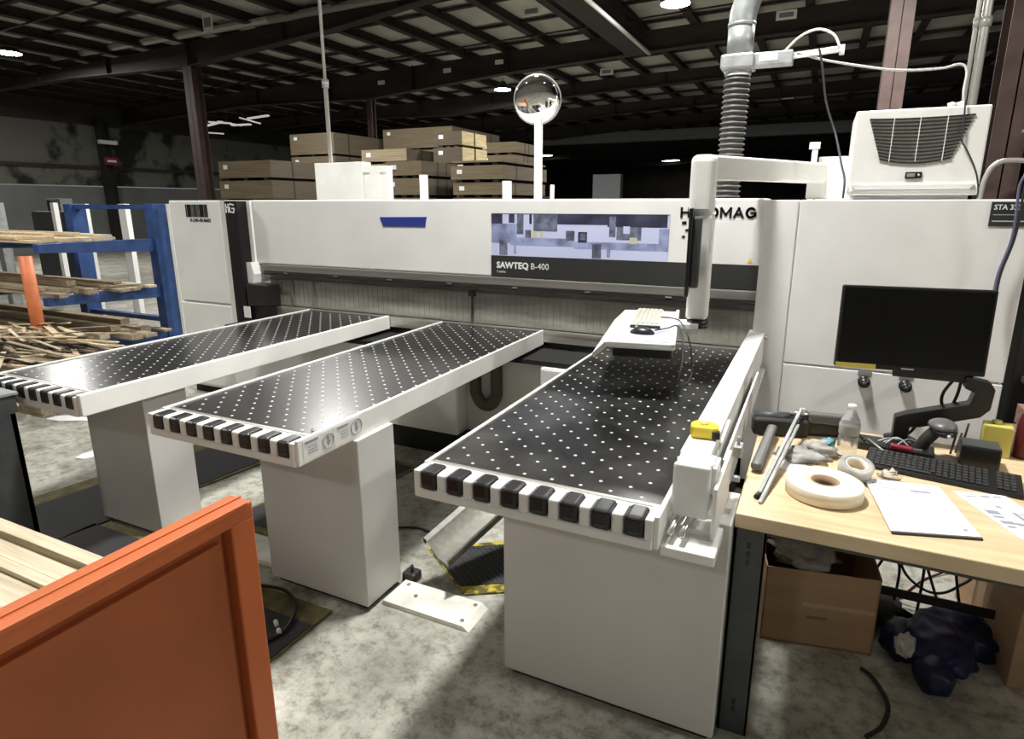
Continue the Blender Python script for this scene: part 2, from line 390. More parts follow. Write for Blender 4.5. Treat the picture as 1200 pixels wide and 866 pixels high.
lamp(-10.3, 20.3, 5.6, 'bright high bay lamp left of the round mirror', power=P * 1.5)
lamp(-19.5, 10.1, 5.6, 'bright high bay lamp at the far left edge', power=P * .9)
lamp(-12.5, 57, 5.5, 'small distant lamp right of the mirror pole', 'farlamp', 0, .9)
lamp(-13.7, 28, 5.55, 'faint distant lamp nearest below the bright lamp left of the mirror', 'farlamp', 0, .22)
lamp(-16.7, 28, 5.55, 'faint distant lamp above the board packs', 'farlamp', 0, .16)
lamp(-20.2, 47, 5.5, 'distant lamp low above the right hand board stack', 'farlamp', 0, .7)
# white flaps added for a bright reflection, glow put into the material
t = thing('glow_flaps', (-23.5, 20, 5.0), 'added white flaps with painted glow under the roof beyond the brown column', 'bright patch')
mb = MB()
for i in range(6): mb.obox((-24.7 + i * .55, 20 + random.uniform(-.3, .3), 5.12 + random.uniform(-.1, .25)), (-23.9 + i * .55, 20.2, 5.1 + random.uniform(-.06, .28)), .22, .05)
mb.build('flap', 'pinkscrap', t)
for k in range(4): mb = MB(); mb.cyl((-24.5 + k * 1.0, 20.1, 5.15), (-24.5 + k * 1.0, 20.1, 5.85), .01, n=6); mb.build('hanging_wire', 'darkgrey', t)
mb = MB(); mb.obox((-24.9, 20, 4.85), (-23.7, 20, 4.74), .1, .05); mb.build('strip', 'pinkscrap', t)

# ================================================================== PANEL SAW
saw = thing('panel_saw', (-2.2, 4.2, 0), 'long white beam panel saw with black stripe, picture banner and grey curtain', 'machine')
mb = MB(); mb.box(-5.43, -4.76, 3.9, 4.95, .10, .90, .012); mb.box(-5.43, -4.76, 3.9, 4.95, .91, 1.83, .012); mb.box(-5.41, -4.78, 3.92, 4.9, .08, 1.82)
lc = mb.build('left_cabinet', 'white', saw)
mb = MB()
xx = -5.205
for k in range(27):
    w = random.choice((.005, .008, .012)); mb.box(xx, xx + w, 3.8975, 3.8995, 1.685, 1.795); xx += w + random.choice((.003, .005, .008))
    if xx > -4.925: break
mb.build('barcode', 'black', lc)
text('barcode_number', '0-240-40-0602', .045, front(-5.16, 3.8985, 1.642), 'black', lc, bold=.0006)
mb = MB(); mb.box(-5.44, -4.78, 3.95, 4.9, .0, .1); mb.build('cabinet_foot', 'blackmatte', saw)
mb = MB(); mb.prism([(-4.76, 3.902), (-4.68, 3.885), (-4.68, 4.2), (-4.76, 4.2)], .1, 1.83); mb.build('corner_strip', 'offwhite', saw)
mb = MB(); mb.box(-4.68, -4.535, 3.88, 4.0, .05, 1.825, .004); bc = mb.build('black_column', 'blackplate', saw)
# mark on the black column
mb = MB()
for (a, b, c2, d) in ((-4.70, 1.80, -4.70, 1.725), (-4.67, 1.80, -4.67, 1.725), (-4.70, 1.762, -4.645, 1.80), (-4.645, 1.80, -4.60, 1.79), (-4.655, 1.775, -4.655, 1.735), (-4.655, 1.735, -4.61, 1.725), (-4.61, 1.725, -4.60, 1.762), (-4.60, 1.762, -4.63, 1.762)):
    mb.obox((a + .038, 3.878, b), (c2 + .038, 3.878, d), .003, .011, up=(0.3, 0, 1) if abs(a - c2) > .01 else (1, 0, 0))
mb.build('maker_mark', 'white', bc)
mb = MB(); mb.box(-4.535, -4.493, 3.985, 4.3, 1.12, 1.83, .003); mb.build('white_edge_strip', 'white2', saw)
mb = MB(); mb.prism([(-4.535, 1.12), (-4.47, 1.12), (-4.45, 1.20), (-4.48, 1.30), (-4.535, 1.3)], 3.92, 4.1, 'y'); mb.build('gusset', 'white', saw)
mb = MB(); mb.box(-4.50, -4.24, 3.86, 4.0, .93, 1.12, .01); mb.box(-4.46, -4.25, 3.9, 4.0, .6, .93); mb.build('end_block', 'black', saw)
mb = MB(); mb.box(-4.545, -4.47, 3.85, 3.858, .82, .92); mb.build('white_label', 'white', saw)
# beam
mb = MB(); mb.box(-4.49, -.30, 4.0, 4.45, 1.285, 1.832, .012); beam = mb.build('beam_cover', 'white', saw)
mb = MB(); mb.box(-2.13, -.305, 3.996, 3.9995, 1.289, 1.44); st = mb.build('black_stripe', 'stripe', beam)
bn = MB()
X0, X1, Z0, Z1 = -2.125, -.855, 1.44, 1.735
def pb(m, a, b, c2, d, lift=.0):
    bn.use(m).box(X0 + (X1 - X0) * a, X0 + (X1 - X0) * b, 3.9965 - lift, 3.9985, Z1 - (Z1 - Z0) * d, Z1 - (Z1 - Z0) * c2)
pb('pic0', 0, 1, 0, 1); pb('pic2', .37, .68, 0, .24, .0004); pb('pic2', 0, .07, 0, .24, .0004); pb('pic2', .11, .145, 0, .22, .0004); pb('pic3', .16, .2, 0, .48, .0004)
pb('pic2', .235, .25, 0, .24, .0004); pb('pic3', .26, .40, 0, .4, .0006); pb('pic1', 0, .16, .24, .7, .0003); pb('pic2', .68, .99, 0, .28, .0004); pb('pic3', .69, .725, .05, .5, .0006)
pb('pic3', .73, .86, .28, .56, .0006); pb('pic1', .95, 1, .3, .62, .0006); pb('pic1', .12, .5, .56, .74, .0005); pb('pic1', .5, 1, .62, .78, .0005); pb('pic3', .45, .5, .38, .6, .0007)
pb('pic2', .52, .57, .4, .64, .0008); pb('pic3', .53, .56, .44, .58, .001); pb('pic4', .25, .28, .4, .56, .0009); pb('pic4', .30, .32, .4, .54, .0009); pb('pic4', .80, .84, .5, .64, .0009)
pb('pic0', .765, .80, .26, .42, .0009); pb('pic0', .87, .94, .3, .55, .0009); pb('pic3', .05, .10, .62, .98, .0009); pb('pic1', .14, .155, .68, .95, .0009); pb('pic3', .60, .65, .66, .98, .0009); pb('pic1', .68, .70, .68, .95, .0009)
pb('pic0', .2, .23, .3, .52, .0009); pb('pic3', .21, .245, .38, .56, .001); pb('pic2', 0, 1, 0, .015, .001)
bn.build('picture_banner', None, beam)
text('stripe_lettering', 'SAWTEQ', .062, front(-2.085, 3.9955, 1.352), 'white', beam, bold=.0022, sx=1.0)
text('stripe_lettering', 'B-400', .062, front(-1.815, 3.9955, 1.352), 'white', beam, sx=.95)
text('stripe_lettering', 'S series', .024, front(-2.085, 3.9955, 1.318), 'white', beam)
def stroke_letters(word, x, z, h, w, gap, th, y, name, m, parent):
    G = {'H': [[(0, 0), (0, 1)], [(1, 0), (1, 1)], [(0, .5), (1, .5)]], 'M': [[(0, 0), (0, 1)], [(0, 1), (.5, .25)], [(.5, .25), (1, 1)], [(1, 0), (1, 1)]],
         'A': [[(0, 0), (.5, 1)], [(.5, 1), (1, 0)], [(.2, .3), (.8, .3)]],
         'O': [[(.5 + .5 * math.cos(a * PI / 8), .5 + .5 * math.sin(a * PI / 8)) for a in range(17)]],
         'G': [[(.5 + .5 * math.cos(a * PI / 8), .5 + .5 * math.sin(a * PI / 8)) for a in range(2, 15)] + [(1, .2), (1, .48)], [(1, .46), (.55, .46)]]}
    for ch in word:
        ww = w * (1.15 if ch == 'M' else .8 if ch == 'H' else 1)
        mb = MB()
        for pl in G[ch]:
            for (a, b), (c, d) in zip(pl, pl[1:]):
                p = Vector((x + a * ww, y, z + b * h)); q = Vector((x + c * ww, y, z + d * h)); e = (q - p).normalized() * th * .45
                mb.obox(p - e, q + e, th, .003, up=(0, -1, 0))
        mb.build(name, m, parent); x += ww + gap
stroke_letters('H', -.785, 1.722, .052, .055, .02, .014, 3.998, 'maker_lettering', 'black', beam)
stroke_letters('OMAG', -.618, 1.722, .052, .048, .022, .0135, 3.998, 'maker_lettering', 'black', beam)
mb = MB(); 
for (a, b, r) in ((-.765, 1.685, .014), (-.745, 1.64, .011), (-.765, 1.60, .010)): mb.box(a - r, a + r, 3.997, 3.9995, b - r * .7, b + r * .7)
mb.build('warning_mark', 'black', beam)
mb = MB(); mb.prism([(-.375, 1.455), (-.345, 1.455), (-.36, 1.483)], 3.997, 3.9995, 'y'); mb.build('warning_triangle', 'yellow', beam)
mb = MB(); mb.prism([(-3.11, 1.70), (-2.675, 1.705), (-2.685, 1.668), (-2.69, 1.632), (-3.08, 1.63), (-3.095, 1.66)], 3.996, 3.9995, 'y')
tp = mb.build('blue_tape_strip', 'bluetape', None); tp.name = 'blue_tape_strip'
tag(tp, 'blue masking tape strip stuck on the white beam cover', 'tape')
# pressure bar and curtain
mb = MB(); mb.box(-4.44, -.302, 3.99, 4.2, 1.205, 1.284, .006); pbm = mb.build('pressure_bar', 'brownbar', saw)
mb = MB(); mb.box(-4.40, -.305, 3.978, 3.99, 1.222, 1.229); mb.box(-4.40, -.305, 3.975, 3.99, 1.196, 1.206); mb.build('slot', 'blackmatte', pbm)
mb = MB()
for k in range(8): mb.box(-4.15 + k * .55, -4.11 + k * .55, 3.97, 3.978, 1.213, 1.222)
mb.build('sensor_clip', 'steel', pbm)
mb = MB(); mb.box(-4.38, -.305, 4.03, 4.036, .93, 1.205)
cur = mb.build('safety_curtain', 'pvc', saw)
mb = MB()
for k in range(80): mb.box(-4.30 + k * .05, -4.2988 + k * .05, 4.0285, 4.03, .935, 1.2)
mb.build('strip_joint', 'pvcline', cur)
mb = MB(); mb.box(-4.40, -.305, 4.0, 4.03, 1.155, 1.163); mb.box(-4.40, -.305, 4.02, 4.03, .925, .935)
for x in (-4.12, -3.88): mb.box(x - .012, x + .012, 4.02, 4.03, .94, 1.17)
mb.build('curtain_rail', 'pvcline', cur)
mb = MB(); mb.cyl((-2.30, 4.005, 1.17), (-2.30, 4.005, .94), .009, n=8); mb.box(-2.325, -2.275, 3.99, 4.02, 1.13, 1.17); mb.build('guide_pin', 'black', saw)
# machine table behind the air tables
mb = MB(); mb.box(-4.45, -.302, 4.036, 4.4, .80, .925); mb.build('machine_table', 'stripe', saw)
mb = MB(); mb.box(-4.45, -.34, 3.955, 4.03, .845, .918); mb.box(-4.45, -.34, 3.95, 3.965, .905, .922); mb.build('table_edge_rail', 'alu', saw)
mb = MB(); mb.box(-4.5, -.32, 3.60, 3.95, .77, .80); mb.build('black_gap_cover', 'blackmatte', saw)
mb = MB(); mb.box(-4.45, -2.21, 3.60, 4.4, .17, .77, .01); base = mb.build('machine_base', 'white', saw)
mb = MB(); mb.box(-2.21, -1.56, 3.75, 4.4, .17, .77); mb.build('recess_panel', 'offwhite', saw)
mb = MB(); mb.box(-1.56, -.32, 3.58, 4.4, .17, .765, .02); mb.build('base_block', 'white', saw)
mb = MB(); mb.box(-4.5, -.32, 3.615, 4.4, 0, .17); mb.build('toe_kick', 'blackmatte', saw)
mb = MB(); mb.tube([(-2.11, 3.70, .80), (-2.11, 3.70, .56), (-2.105, 3.70, .48), (-2.06, 3.70, .41), (-1.99, 3.70, .41), (-1.945, 3.70, .48), (-1.94, 3.70, .56), (-1.94, 3.70, .80)], .043, 12, 6)
hs = mb.build('looped_hose', 'hosedark', saw)

# right electrical cabinet (part of the same machine housing)
mb = MB()
Y = 3.93
mb.box(-.302, -.118, Y, 4.9, .08, 1.822, .006); mb.box(-.112, .965, Y, 4.9, .08, .868, .006); mb.box(-.112, .965, Y, 4.9, .876, 1.822, .006); mb.box(-.29, .95, Y + .012, 4.88, .1, 1.815)
rc = mb.build('right_cabinet', 'white', saw)
mb = MB(); mb.box(-.28, .95, Y + .03, 4.88, 0, .08); mb.build('cabinet_foot', 'blackmatte', saw)
mb = MB(); mb.box(.775, .962, Y - .004, Y - .0005, 1.69, 1.81); sg = mb.build('type_plate', 'stripe', rc)
text('plate_lettering', 'STA 323 S', .036, front(.787, Y - .005, 1.772), 'white', rc, bold=.0006, sx=.9)
mb = MB(); mb.box(.787, .93, Y - .0052, Y - .004, 1.712, 1.718); mb.box(.787, .89, Y - .0052, Y - .004, 1.745, 1.748); mb.build('plate_line', 'inklight', rc)
for x in (.322, .526):
    mb = MB(); mb.cyl((x, Y, .812), (x, Y - .02, .812), .032, n=24); mb.cyl((x, Y - .02, .812), (x, Y - .062, .812), .026, n=24); k = mb.build('selector_knob', 'black', rc)
    mb = MB(); mb.cyl((x, Y - .062, .812), (x, Y - .067, .812), .012, n=16); mb.build('knob_cap', 'darkgrey', k)
    mb = MB(); mb.box(x - .035, x + .035, Y - .003, Y - .0005, .845, .872); mb.build('knob_label', 'galv', rc)
mb = MB(); mb.cyl((-.225, Y - .02, 1.02), (-.225, Y, 1.02), .01, n=10); mb.cyl((-.265, 3.9, .98), (-.265, 3.93, .98), .012, n=10); mb.build('bolt', 'steel', rc)

# ================================================================== AIR TABLES
def air_table(x0, x1, yf, pedx0, pedx1, pedy, bedm, label, railw=.02):
    ye = 3.95
    t = thing('air_table', ((x0 + x1) / 2, yf + .3, 0), label, 'machine table', 'air cushion tables in front of the saw')
    mb = MB(); mb.box(x0, x0 + .016, yf + .06, ye, .83, .928, .003); mb.build('side_rail', 'white2', t)
    mb = MB(); mb.box(x1 - railw, x1, yf, ye, .828, .934, .004); rail = mb.build('side_rail', 'white2', t)
    mb = MB(); mb.box(x0 + .016, x1 - railw, yf + .10, ye - .005, .855, .920); bed = mb.build('bed_plate', bedm, t)
    mb = MB(); mb.box(x0 + .016, x1 - railw, yf + .088, yf + .10, .86, .922); mb.build('edge_trim', 'alu', t)
    mb = MB(); mb.box(x0 + .016, x1 - railw, yf + .08, ye - .05, .83, .853); mb.build('table_pan', 'white', t)
    mb = MB(); n = 0; r = 0; y = yf + .13; nz = None
    while y < ye - .04:
        x = x0 + .055 + (.05 if r % 2 else 0)
        while x < x1 - railw - .03:
            if n < 100:
                if nz is None:
                    b1 = MB(); b1.disc((0, 0, 0), .0072, 8, .0016); nz = b1.build('air_nozzle', 'nozzle'); nz.parent = bed; q = nz
                else: q = nz.copy(); col.objects.link(q)
                q.location = world(bed).inverted() @ Vector((x, y, .9205))
            else: mb.disc((x, y, .9205), .0072, 8, .0016)
            x += .1; n += 1
        y += .055; r += 1
    mb.build('far_air_nozzles', 'nozzle', bed)['kind'] = 'stuff'
    # roller bar
    mb = MB(); mb.box(x0, x1 - railw, yf - .007, yf + .085, .824, .858, .007, 3)
    n = 8; W = (x1 - railw - x0 - .012); pitch = W / n
    mb.box(x0 + .005, x1 - railw, yf + .068, yf + .087, .85, .918, .003)
    for k in range(n + 1):
        cx = x0 + .006 + k * pitch
        a = cx - (pitch - .064) / 2; b = cx + (pitch - .064) / 2
        a = max(a, x0); b = min(b, x1 - railw)
        mb.box(a, b, yf - .005, yf + .085, .846, .922, .011 if b - a > .028 else .004, 3)
    mb.build('roller_bar', 'white', t)
    for k in range(n):
        cx = x0 + .006 + (k + .5) * pitch
        mb = MB(); mb.box(cx - .030, cx + .030, yf - .009, yf + .080, .855, .9235, .013, 4)
        rl = mb.build('roller', 'roller', t)
        mb = MB(); mb.box(cx - .017, cx + .017, yf - .0105, yf - .0085, .871, .876); mb.build('roller_slot', 'darkgrey', rl)
    # pedestal
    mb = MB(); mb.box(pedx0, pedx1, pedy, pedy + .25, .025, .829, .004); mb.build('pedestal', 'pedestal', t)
    mb = MB(); mb.box(pedx0 + .03, pedx1 - .02, pedy + .02, pedy + .23, 0, .025); mb.build('pedestal_foot', 'blackmatte', t)
    return t, rail
tl, _ = air_table(-3.88, -3.03, 1.60, -3.62, -3.10, 1.93, 'bed', 'left air table with black dotted bed and white side rail, farthest from the bench', .03)
tm, rail = air_table(-2.545, -1.69, 1.605, -2.26, -1.668, 1.91, 'bed', 'middle air table with two warning stickers on its white rail', .016)
tr, _ = air_table(-1.165, -.325, 1.61, -.945, -.15, 1.845, 'beddusty', 'right air table under the keyboard tray with dusty black bed', .016)
# stickers on the middle rail (faces +X)
mb = MB()
for (y0, y1) in ((1.63, 1.80), (1.80, 1.97)): mb.box(-1.6898, -1.6885, y0, y1 - .005, .838, .925)
sk = mb.build('warning_sticker', 'offwhite', rail)
mb = MB()
def ring(cy, cz, r):
    pts = [(-1.6875, cy + r * math.cos(a * PI / 12), cz + r * math.sin(a * PI / 12)) for a in range(25)]
    mb.tube(pts, .0022, 5, 1)
    mb.prism([(cy - .008, cz + .02), (cy + .004, cz + .022), (cy + .006, cz), (cy + .014, cz - .004), (cy, cz - .022), (cy - .01, cz - .004), (cy - .004, cz)], -1.6882, -1.687, 'x')
ring(1.765, .882, .030); ring(1.935, .884, .034)
mb.box(-1.6883, -1.687, 1.64, 1.71, .908, .917); mb.box(-1.6883, -1.687, 1.82, 1.885, .908, .917)
for k in range(3): mb.box(-1.6883, -1.6875, 1.655, 1.705, .89 - k * .012, .893 - k * .012); mb.box(-1.6883, -1.6875, 1.84, 1.885, .89 - k * .012, .893 - k * .012)
mb.build('sticker_print', 'ink', rail)
# pins
mb = MB(); mb.cyl((-1.73, 1.73, .92), (-1.73, 1.73, .935), .008, n=10); mb.build('corner_pin', 'steel', tm)
# fence on the right table
mb = MB(); mb.box(-.325, -.232, 1.86, 4.0, .955, 1.045, .006); mb.box(-.262, -.232, 1.84, 4.0, .86, .96, .003); fn = mb.build('guide_fence', 'white2', tr)
mb = MB(); mb.box(-.32, -.210, 1.735, 1.760, .885, 1.055, .011, 3); mb.build('fence_end_plate', 'white', tr)
mb = MB(); mb.tube([(-.318, 1.79, 1.047), (-.225, 1.79, 1.048), (-.205, 1.79, 1.03), (-.203, 1.79, .96)], .007, 8, 5)
mb.box(-.315, -.21, 1.765, 1.85, 1.04, 1.052, .003); mb.box(-.212, -.198, 1.765, 1.86, .96, 1.045, .003); mb.build('end_bracket', 'white', tr)
mb = MB(); mb.box(-.325, -.185, 1.74, 1.95, .83, .85, .003); mb.box(-.198, -.186, 1.72, 2.05, .82, 1.0, .003); mb.box(-.215, -.205, 2.05, 3.3, .82, .96, .002); mb.build('fence_support', 'white2', tr)
mb = MB(); mb.box(-.325, -.17, 1.635, 1.82, .800, .832, .004); mb.box(-.325, -.21, 1.82, 3.9, .800, .832, .003); mb.build('side_ledge', 'white2', tr)
for x in (-.305, -.272): 
    mb = MB(); mb.cyl((x, 1.66, .862), (x + .01, 1.86, .875), .009, n=10); mb.build('guide_rod', 'steel', tr)
mb = MB(); mb.box(-.195, -.165, 2.16, 2.22, .93, .97, .004); mb.cyl((-.18, 2.19, .97), (-.18, 2.19, 1.0), .006, n=8); mb.cyl((-.18, 2.05, .90), (-.155, 2.05, .90), .012, n=8); mb.build('clamp_screw', 'galv', tr)
mb = MB(); mb.tube([(-.225, 1.96, 1.0), (-.21, 2.1, 1.085)], .006, 6, 1); mb.build('thin_lever', 'white', tr)

# ================================================================== FLOOR ITEMS
def quad(mb, pts, z0, z1): return mb.prism(pts, z0, z1)
def matt(pts_black, pts_yellow, label, yel='matyellow', ribs=True):
    cx = sum(p[0] for p in pts_black) / 4; cy = sum(p[1] for p in pts_black) / 4
    t = thing('floor_mat', (cx, cy, 0), label, 'mat', 'anti-fatigue mats')
    mb = MB(); mb.prism(pts_black, .001, .014); m0 = mb.build('mat_surface', 'mat', t)
    mb = MB(); mb.prism(pts_yellow, .0005, .010); mb.build('mat_border', yel, t)
    if ribs:
        mb = MB(); a, b, c, d = [Vector((*p, .0145)) for p in pts_black]
        n = 26
        for k in range(1, n): 
            u = k / n; mb.obox(a.lerp(d, u), b.lerp(c, u), .006, .004)
        mb.build('mat_ribs', 'darkgrey', m0)
    return t
matt([(-1.70, 2.46), (-1.385, 2.245), (-.75, 2.64), (-1.065, 2.855)], [(-1.72, 2.47), (-1.335, 2.20), (-.62, 2.64), (-1.06, 2.93)], 'ribbed black mat with yellow border between the middle and right tables')
matt([(-3.0, 1.35), (-1.83, 1.35), (-1.83, 1.72), (-3.0, 1.72)], [(-3.05, 1.34), (-1.82, 1.34), (-1.82, 1.84), (-3.05, 1.84)], 'dark mat with olive border in front of the middle table pedestal', 'olive', False)
matt([(-4.25, 1.1), (-3.66, 1.1), (-3.40, 3.3), (-3.95, 3.3)], [(-4.42, 1.1), (-3.66, 1.1), (-3.36, 3.32), (-4.08, 3.32)], 'long dark mat with yellow edge running under the left air table', 'olive', False)
matt([(-3.60, 1.45), (-2.85, 1.45), (-2.85, 1.86), (-3.60, 1.86)], [(-3.64, 1.42), (-2.8, 1.42), (-2.8, 1.92), (-3.64, 1.92)], 'dark mat in front of the left table pedestal', 'olive', False)
matt([(-2.95, 2.25), (-2.60, 2.25), (-2.40, 3.3), (-2.75, 3.3)], [(-2.98, 2.2), (-2.57, 2.2), (-2.36, 3.35), (-2.79, 3.35)], 'dark mat between the left and middle air tables', 'olive', False)
def fplate(x0, x1, y0, y1, label):
    t = thing('cover_plate', ((x0 + x1) / 2, (y0 + y1) / 2, 0), label, 'plate', 'white floor cable covers')
    mb = MB(); mb.prism([(x0, 0), (x0 + .01, .022), (x1 - .03, .022), (x1, .0)], y0, y1, 'y'); mb.build('plate', 'plate', t)
    mb = MB()
    for (a, b) in ((x1 - .05, y0 + .03), (x1 - .05, y1 - .03), (x0 + .13, (y0 + y1) / 2), (x0 + .05, y1 - .03)): mb.cyl((a, b, .022), (a, b, .026), .010, n=10)
    mb.build('screw', 'steel', t); return t
fplate(-1.655, -1.19, 1.985, 2.165, 'scuffed white cover plate between the middle and right pedestals')
fplate(-3.09, -2.27, 1.985, 2.165, 'white cover plate between the left and middle pedestals')
mb = MB(); mb.box(-1.675, -1.60, 2.17, 2.24, 0, .05, .01); mb.cyl((-1.63, 2.2, .05), (-1.63, 2.2, .085), .008, n=8)
single('levelling_foot', mb, 'stripe', (-1.64, 2.2, 0), 'small dark levelling foot beside the middle pedestal and white plate', 'machine foot')
# aluminium trough leaning under the right table
t = thing('metal_trough', (-1.40, 2.4, 0), 'grey folded metal trough leaning between the middle and right tables', 'trough')
d = Vector((-1.47, 2.19, .19)); e = Vector((-1.08, 2.98, .60)); ax = (e - d).normalized(); sd = ax.cross(Vector((0, 0, 1))).normalized(); up = sd.cross(ax)
prof = [(-.10, .05), (-.075, .075), (-.055, .06), (-.03, -.035), (.055, -.035), (.10, .03), (.105, .022), (.06, -.05), (-.04, -.05), (-.07, .04), (-.09, .04)]
mbm = MB(); tbm = bmesh.new()
lo = [tbm.verts.new(d + sd * a + up * b) for a, b in prof]; hi = [tbm.verts.new(e + sd * a + up * b) for a, b in prof]
tbm.faces.new(lo); tbm.faces.new(hi[::-1])
for i in range(len(prof)): tbm.faces.new((lo[i], hi[i], hi[(i + 1) % len(prof)], lo[(i + 1) % len(prof)]))
bmesh.ops.recalc_face_normals(tbm, faces=tbm.faces); mbm._merge(tbm); mbm.build('channel', 'alu', t)
mb = MB(); mb.obox(d + sd * -.085 + up * .055 - ax * .003, d + sd * -.065 + up * .055 - ax * .003, .004, .022); mb.build('end_plug', 'black', t)
for k, (x, y, w, a, lab) in enumerate(((-5.62, 2.90, .24, .3, 'largest torn white scrap on the floor behind the left table'), (-6.05, 3.12, .12, 1.0, 'white scrap farthest from the left pedestal'), (-4.66, 2.48, .10, .6, 'white scrap nearest the left pedestal'))):
    mb = MB(); S = Matrix.Translation((x, y, .001)) @ Matrix.Rotation(a, 4, 'Z')
    mb.prism([(-w, -.04), (-w * .3, -.07), (w * .4, -.03), (w, -.05), (w * .9, .06), (w * .2, .05), (-w * .4, .09), (-w * .9, .03)], 0, .008); bmesh.ops.transform(mb.bm, matrix=S, verts=mb.bm.verts)
    single('paper_scrap', mb, 'paper', (x, y, .001), lab, 'scrap', 'white scraps on the floor')
# cables on the floor
def cable(pts, r, m, label, sub=8, name='cable', cat='cable', group=None):
    mb = MB(); mb.tube(pts, r, 8, sub)
    return single(name, mb, m, pts[0], label, cat, group)
cable([(-1.70, 2.58, .01), (-1.9, 2.62, .01), (-2.1, 2.5, .01)], .007, 'rubber', 'black cable on the concrete behind the middle pedestal')
cable([(-1.72, 2.62, .012), (-1.55, 2.56, .012), (-1.40, 2.60, .012)], .007, 'rubber', 'black cable lying on concrete beside the metal trough')
c = thing('extension_lead', (-2.2, 1.75, 0), 'black cable with white plug ends on the dark mat', 'cable')
mb = MB(); mb.tube([(-2.35, 1.80, .02), (-2.12, 1.84, .03), (-1.98, 1.78, .025), (-1.91, 1.68, .025), (-1.90, 1.60, .022), (-1.95, 1.5, .02)], .008, 8, 6); mb.build('cord', 'rubber', c)
mb = MB(); mb.cyl((-1.97, 1.655, .03), (-1.94, 1.635, .03), .010, n=8); mb.cyl((-1.915, 1.62, .03), (-1.895, 1.605, .03), .010, n=8); mb.build('plug', 'white', c)
cable([(.33, 2.46, .01), (.37, 2.42, .01), (.41, 2.30, .01), (.385, 2.18, .01), (.33, 2.10, .01)], .008, 'rubber', 'black cable curling on the floor under the bench')

# ================================================================== THINGS ON TOP OF THE MACHINE
t = thing('switch_box', (-3.9, 4.65, 1.832), 'large white sheet metal box on top of the saw beam', 'box')
mb = MB(); mb.box(-4.30, -3.74, 4.6, 4.72, 1.80, 2.165, .004); mb.build('box_body', 'white2', t)
mb = MB(); mb.box(-3.735, -3.46, 4.6, 4.66, 1.80, 2.125, .004); ln = mb.build('box_door', 'white2', t)
mb = MB(); mb.box(-3.735, -3.66, 4.594, 4.6, 2.065, 2.073); mb.box(-3.55, -3.49, 4.594, 4.6, 2.063, 2.070); mb.build('hinge', 'inklight', ln)
for x, z, w, lab in ((-3.23, 2.05, .028, 'wide white stub post on the machine top right of the white box'), (-2.40, 1.985, .03, 'white stub post on the machine top left of the mirror pole'), (-1.99, 1.95, .014, 'thin white stub post on the machine top right of the mirror pole')):
    mb = MB(); mb.box(x - w, x + w, 4.80 - w, 4.80 + w, 1.60, z, .003); single('stub_post', mb, 'white2', (x, 4.8, 1.6), lab, 'post', 'stub posts behind the beam')
mb = MB(); mb.box(-4.3, -.35, 4.45, 4.9, 1.2, 1.62); mb.build('rear_housing', 'white', saw)
# mirror
ml = Vector((-2.125, 4.8, 2.60))
t = thing('safety_mirror', (-2.125, 4.8, 1.62), 'round convex mirror on a white pole above the saw', 'mirror')
mb = MB(); mb.box(-2.155, -2.098, 4.80, 4.85, 1.62, 2.48, .006); mb.build('pole', 'white2', t)
ax = (Vector((0.25, 0.0, 1.25)) - ml).normalized()
mb = MB(); R = .185
prof = [(R * math.cos(a), .045 * math.sin(a)) for a in [k * PI / 2 / 8 for k in range(9)]]; prof[-1] = (0, .045)
mb.lathe(prof, ml - ax * .01, 32, ax); mr = mb.build('mirror_face', 'mirror', t)
mb = MB(); mb.lathe([(R - .004, -.012), (R + .006, -.008), (R + .006, .006), (R - .006, .008)], ml - ax * .01, 32, ax); mb.build('mirror_rim', 'galv', t)
mb = MB(); mb.lathe([(0, -.06), (.05, -.055), (.16, -.014), (R - .004, -.01)], ml - ax * .01, 28, ax); mb.build('mirror_back', 'stripe', t)
# rear white box beside the AC
t = thing('junction_box', (.0, 4.75, 1.83), 'white box behind the swing arm, left of the cooling unit', 'box')
mb = MB(); mb.box(-.05, .17, 4.7, 4.95, 1.5, 2.10, .004); mb.build('box_body', 'white2', t)
mb = MB(); mb.box(-.095, -.06, 4.66, 4.70, 1.5, 2.19, .002); mb.box(-.115, -.05, 4.65, 4.71, 2.15, 2.19, .002); mb.build('flange_post', 'white2', t)
# cooling unit
ac = thing('cooling_unit', (.42, 4.2, 1.822), 'white roof cooling unit with louvred grille on the right cabinet', 'air conditioner')
mb = MB()
mb.box(.15, .69, 4.05, 4.5, 1.822, 1.845, .006)
def fr(pts, y0, y1): mb.prism(pts, y0, y1, 'y', .008)
fr([(.118, 1.845), (.722, 1.845), (.722, 2.285), (.118, 2.285)], 4.0, 4.5)
mb.build('housing', 'white2', ac)
mb = MB(); mb.prism([(.155, 1.875), (.68, 1.875), (.70, 1.90), (.135, 1.90)], 3.985, 4.0, 'y'); mb.box(.13, .71, 3.993, 4.0, 1.868, 1.872); mb.build('lower_lip', 'white', ac)
mb = MB(); n = 13
for k in range(n):
    u = k / (n - 1); z = 2.24 - u * .205; a = .185 + .07 * u; b = .655 - .075 * u; sag = .006 + .018 * u
    pts = [(a + (b - a) * j / 12, 3.997, z - sag * (1 - (2 * j / 12 - 1) ** 2)) for j in range(13)]
    for p, q in zip(pts, pts[1:]): mb.obox(p, q, .008, .0075)
mb.build('louvre', 'blackmatte', ac)
mb = MB()
for xr in (.30, .42, .54): mb.box(xr - .0018, xr + .0018, 3.990, 3.994, 2.02, 2.245)
mb.build('grille_rib', 'white2', ac)
mb = MB(); mb.box(.385, .462, 3.992, 3.999, 1.932, 1.965, .003); pn = mb.build('control_display', 'black', ac)
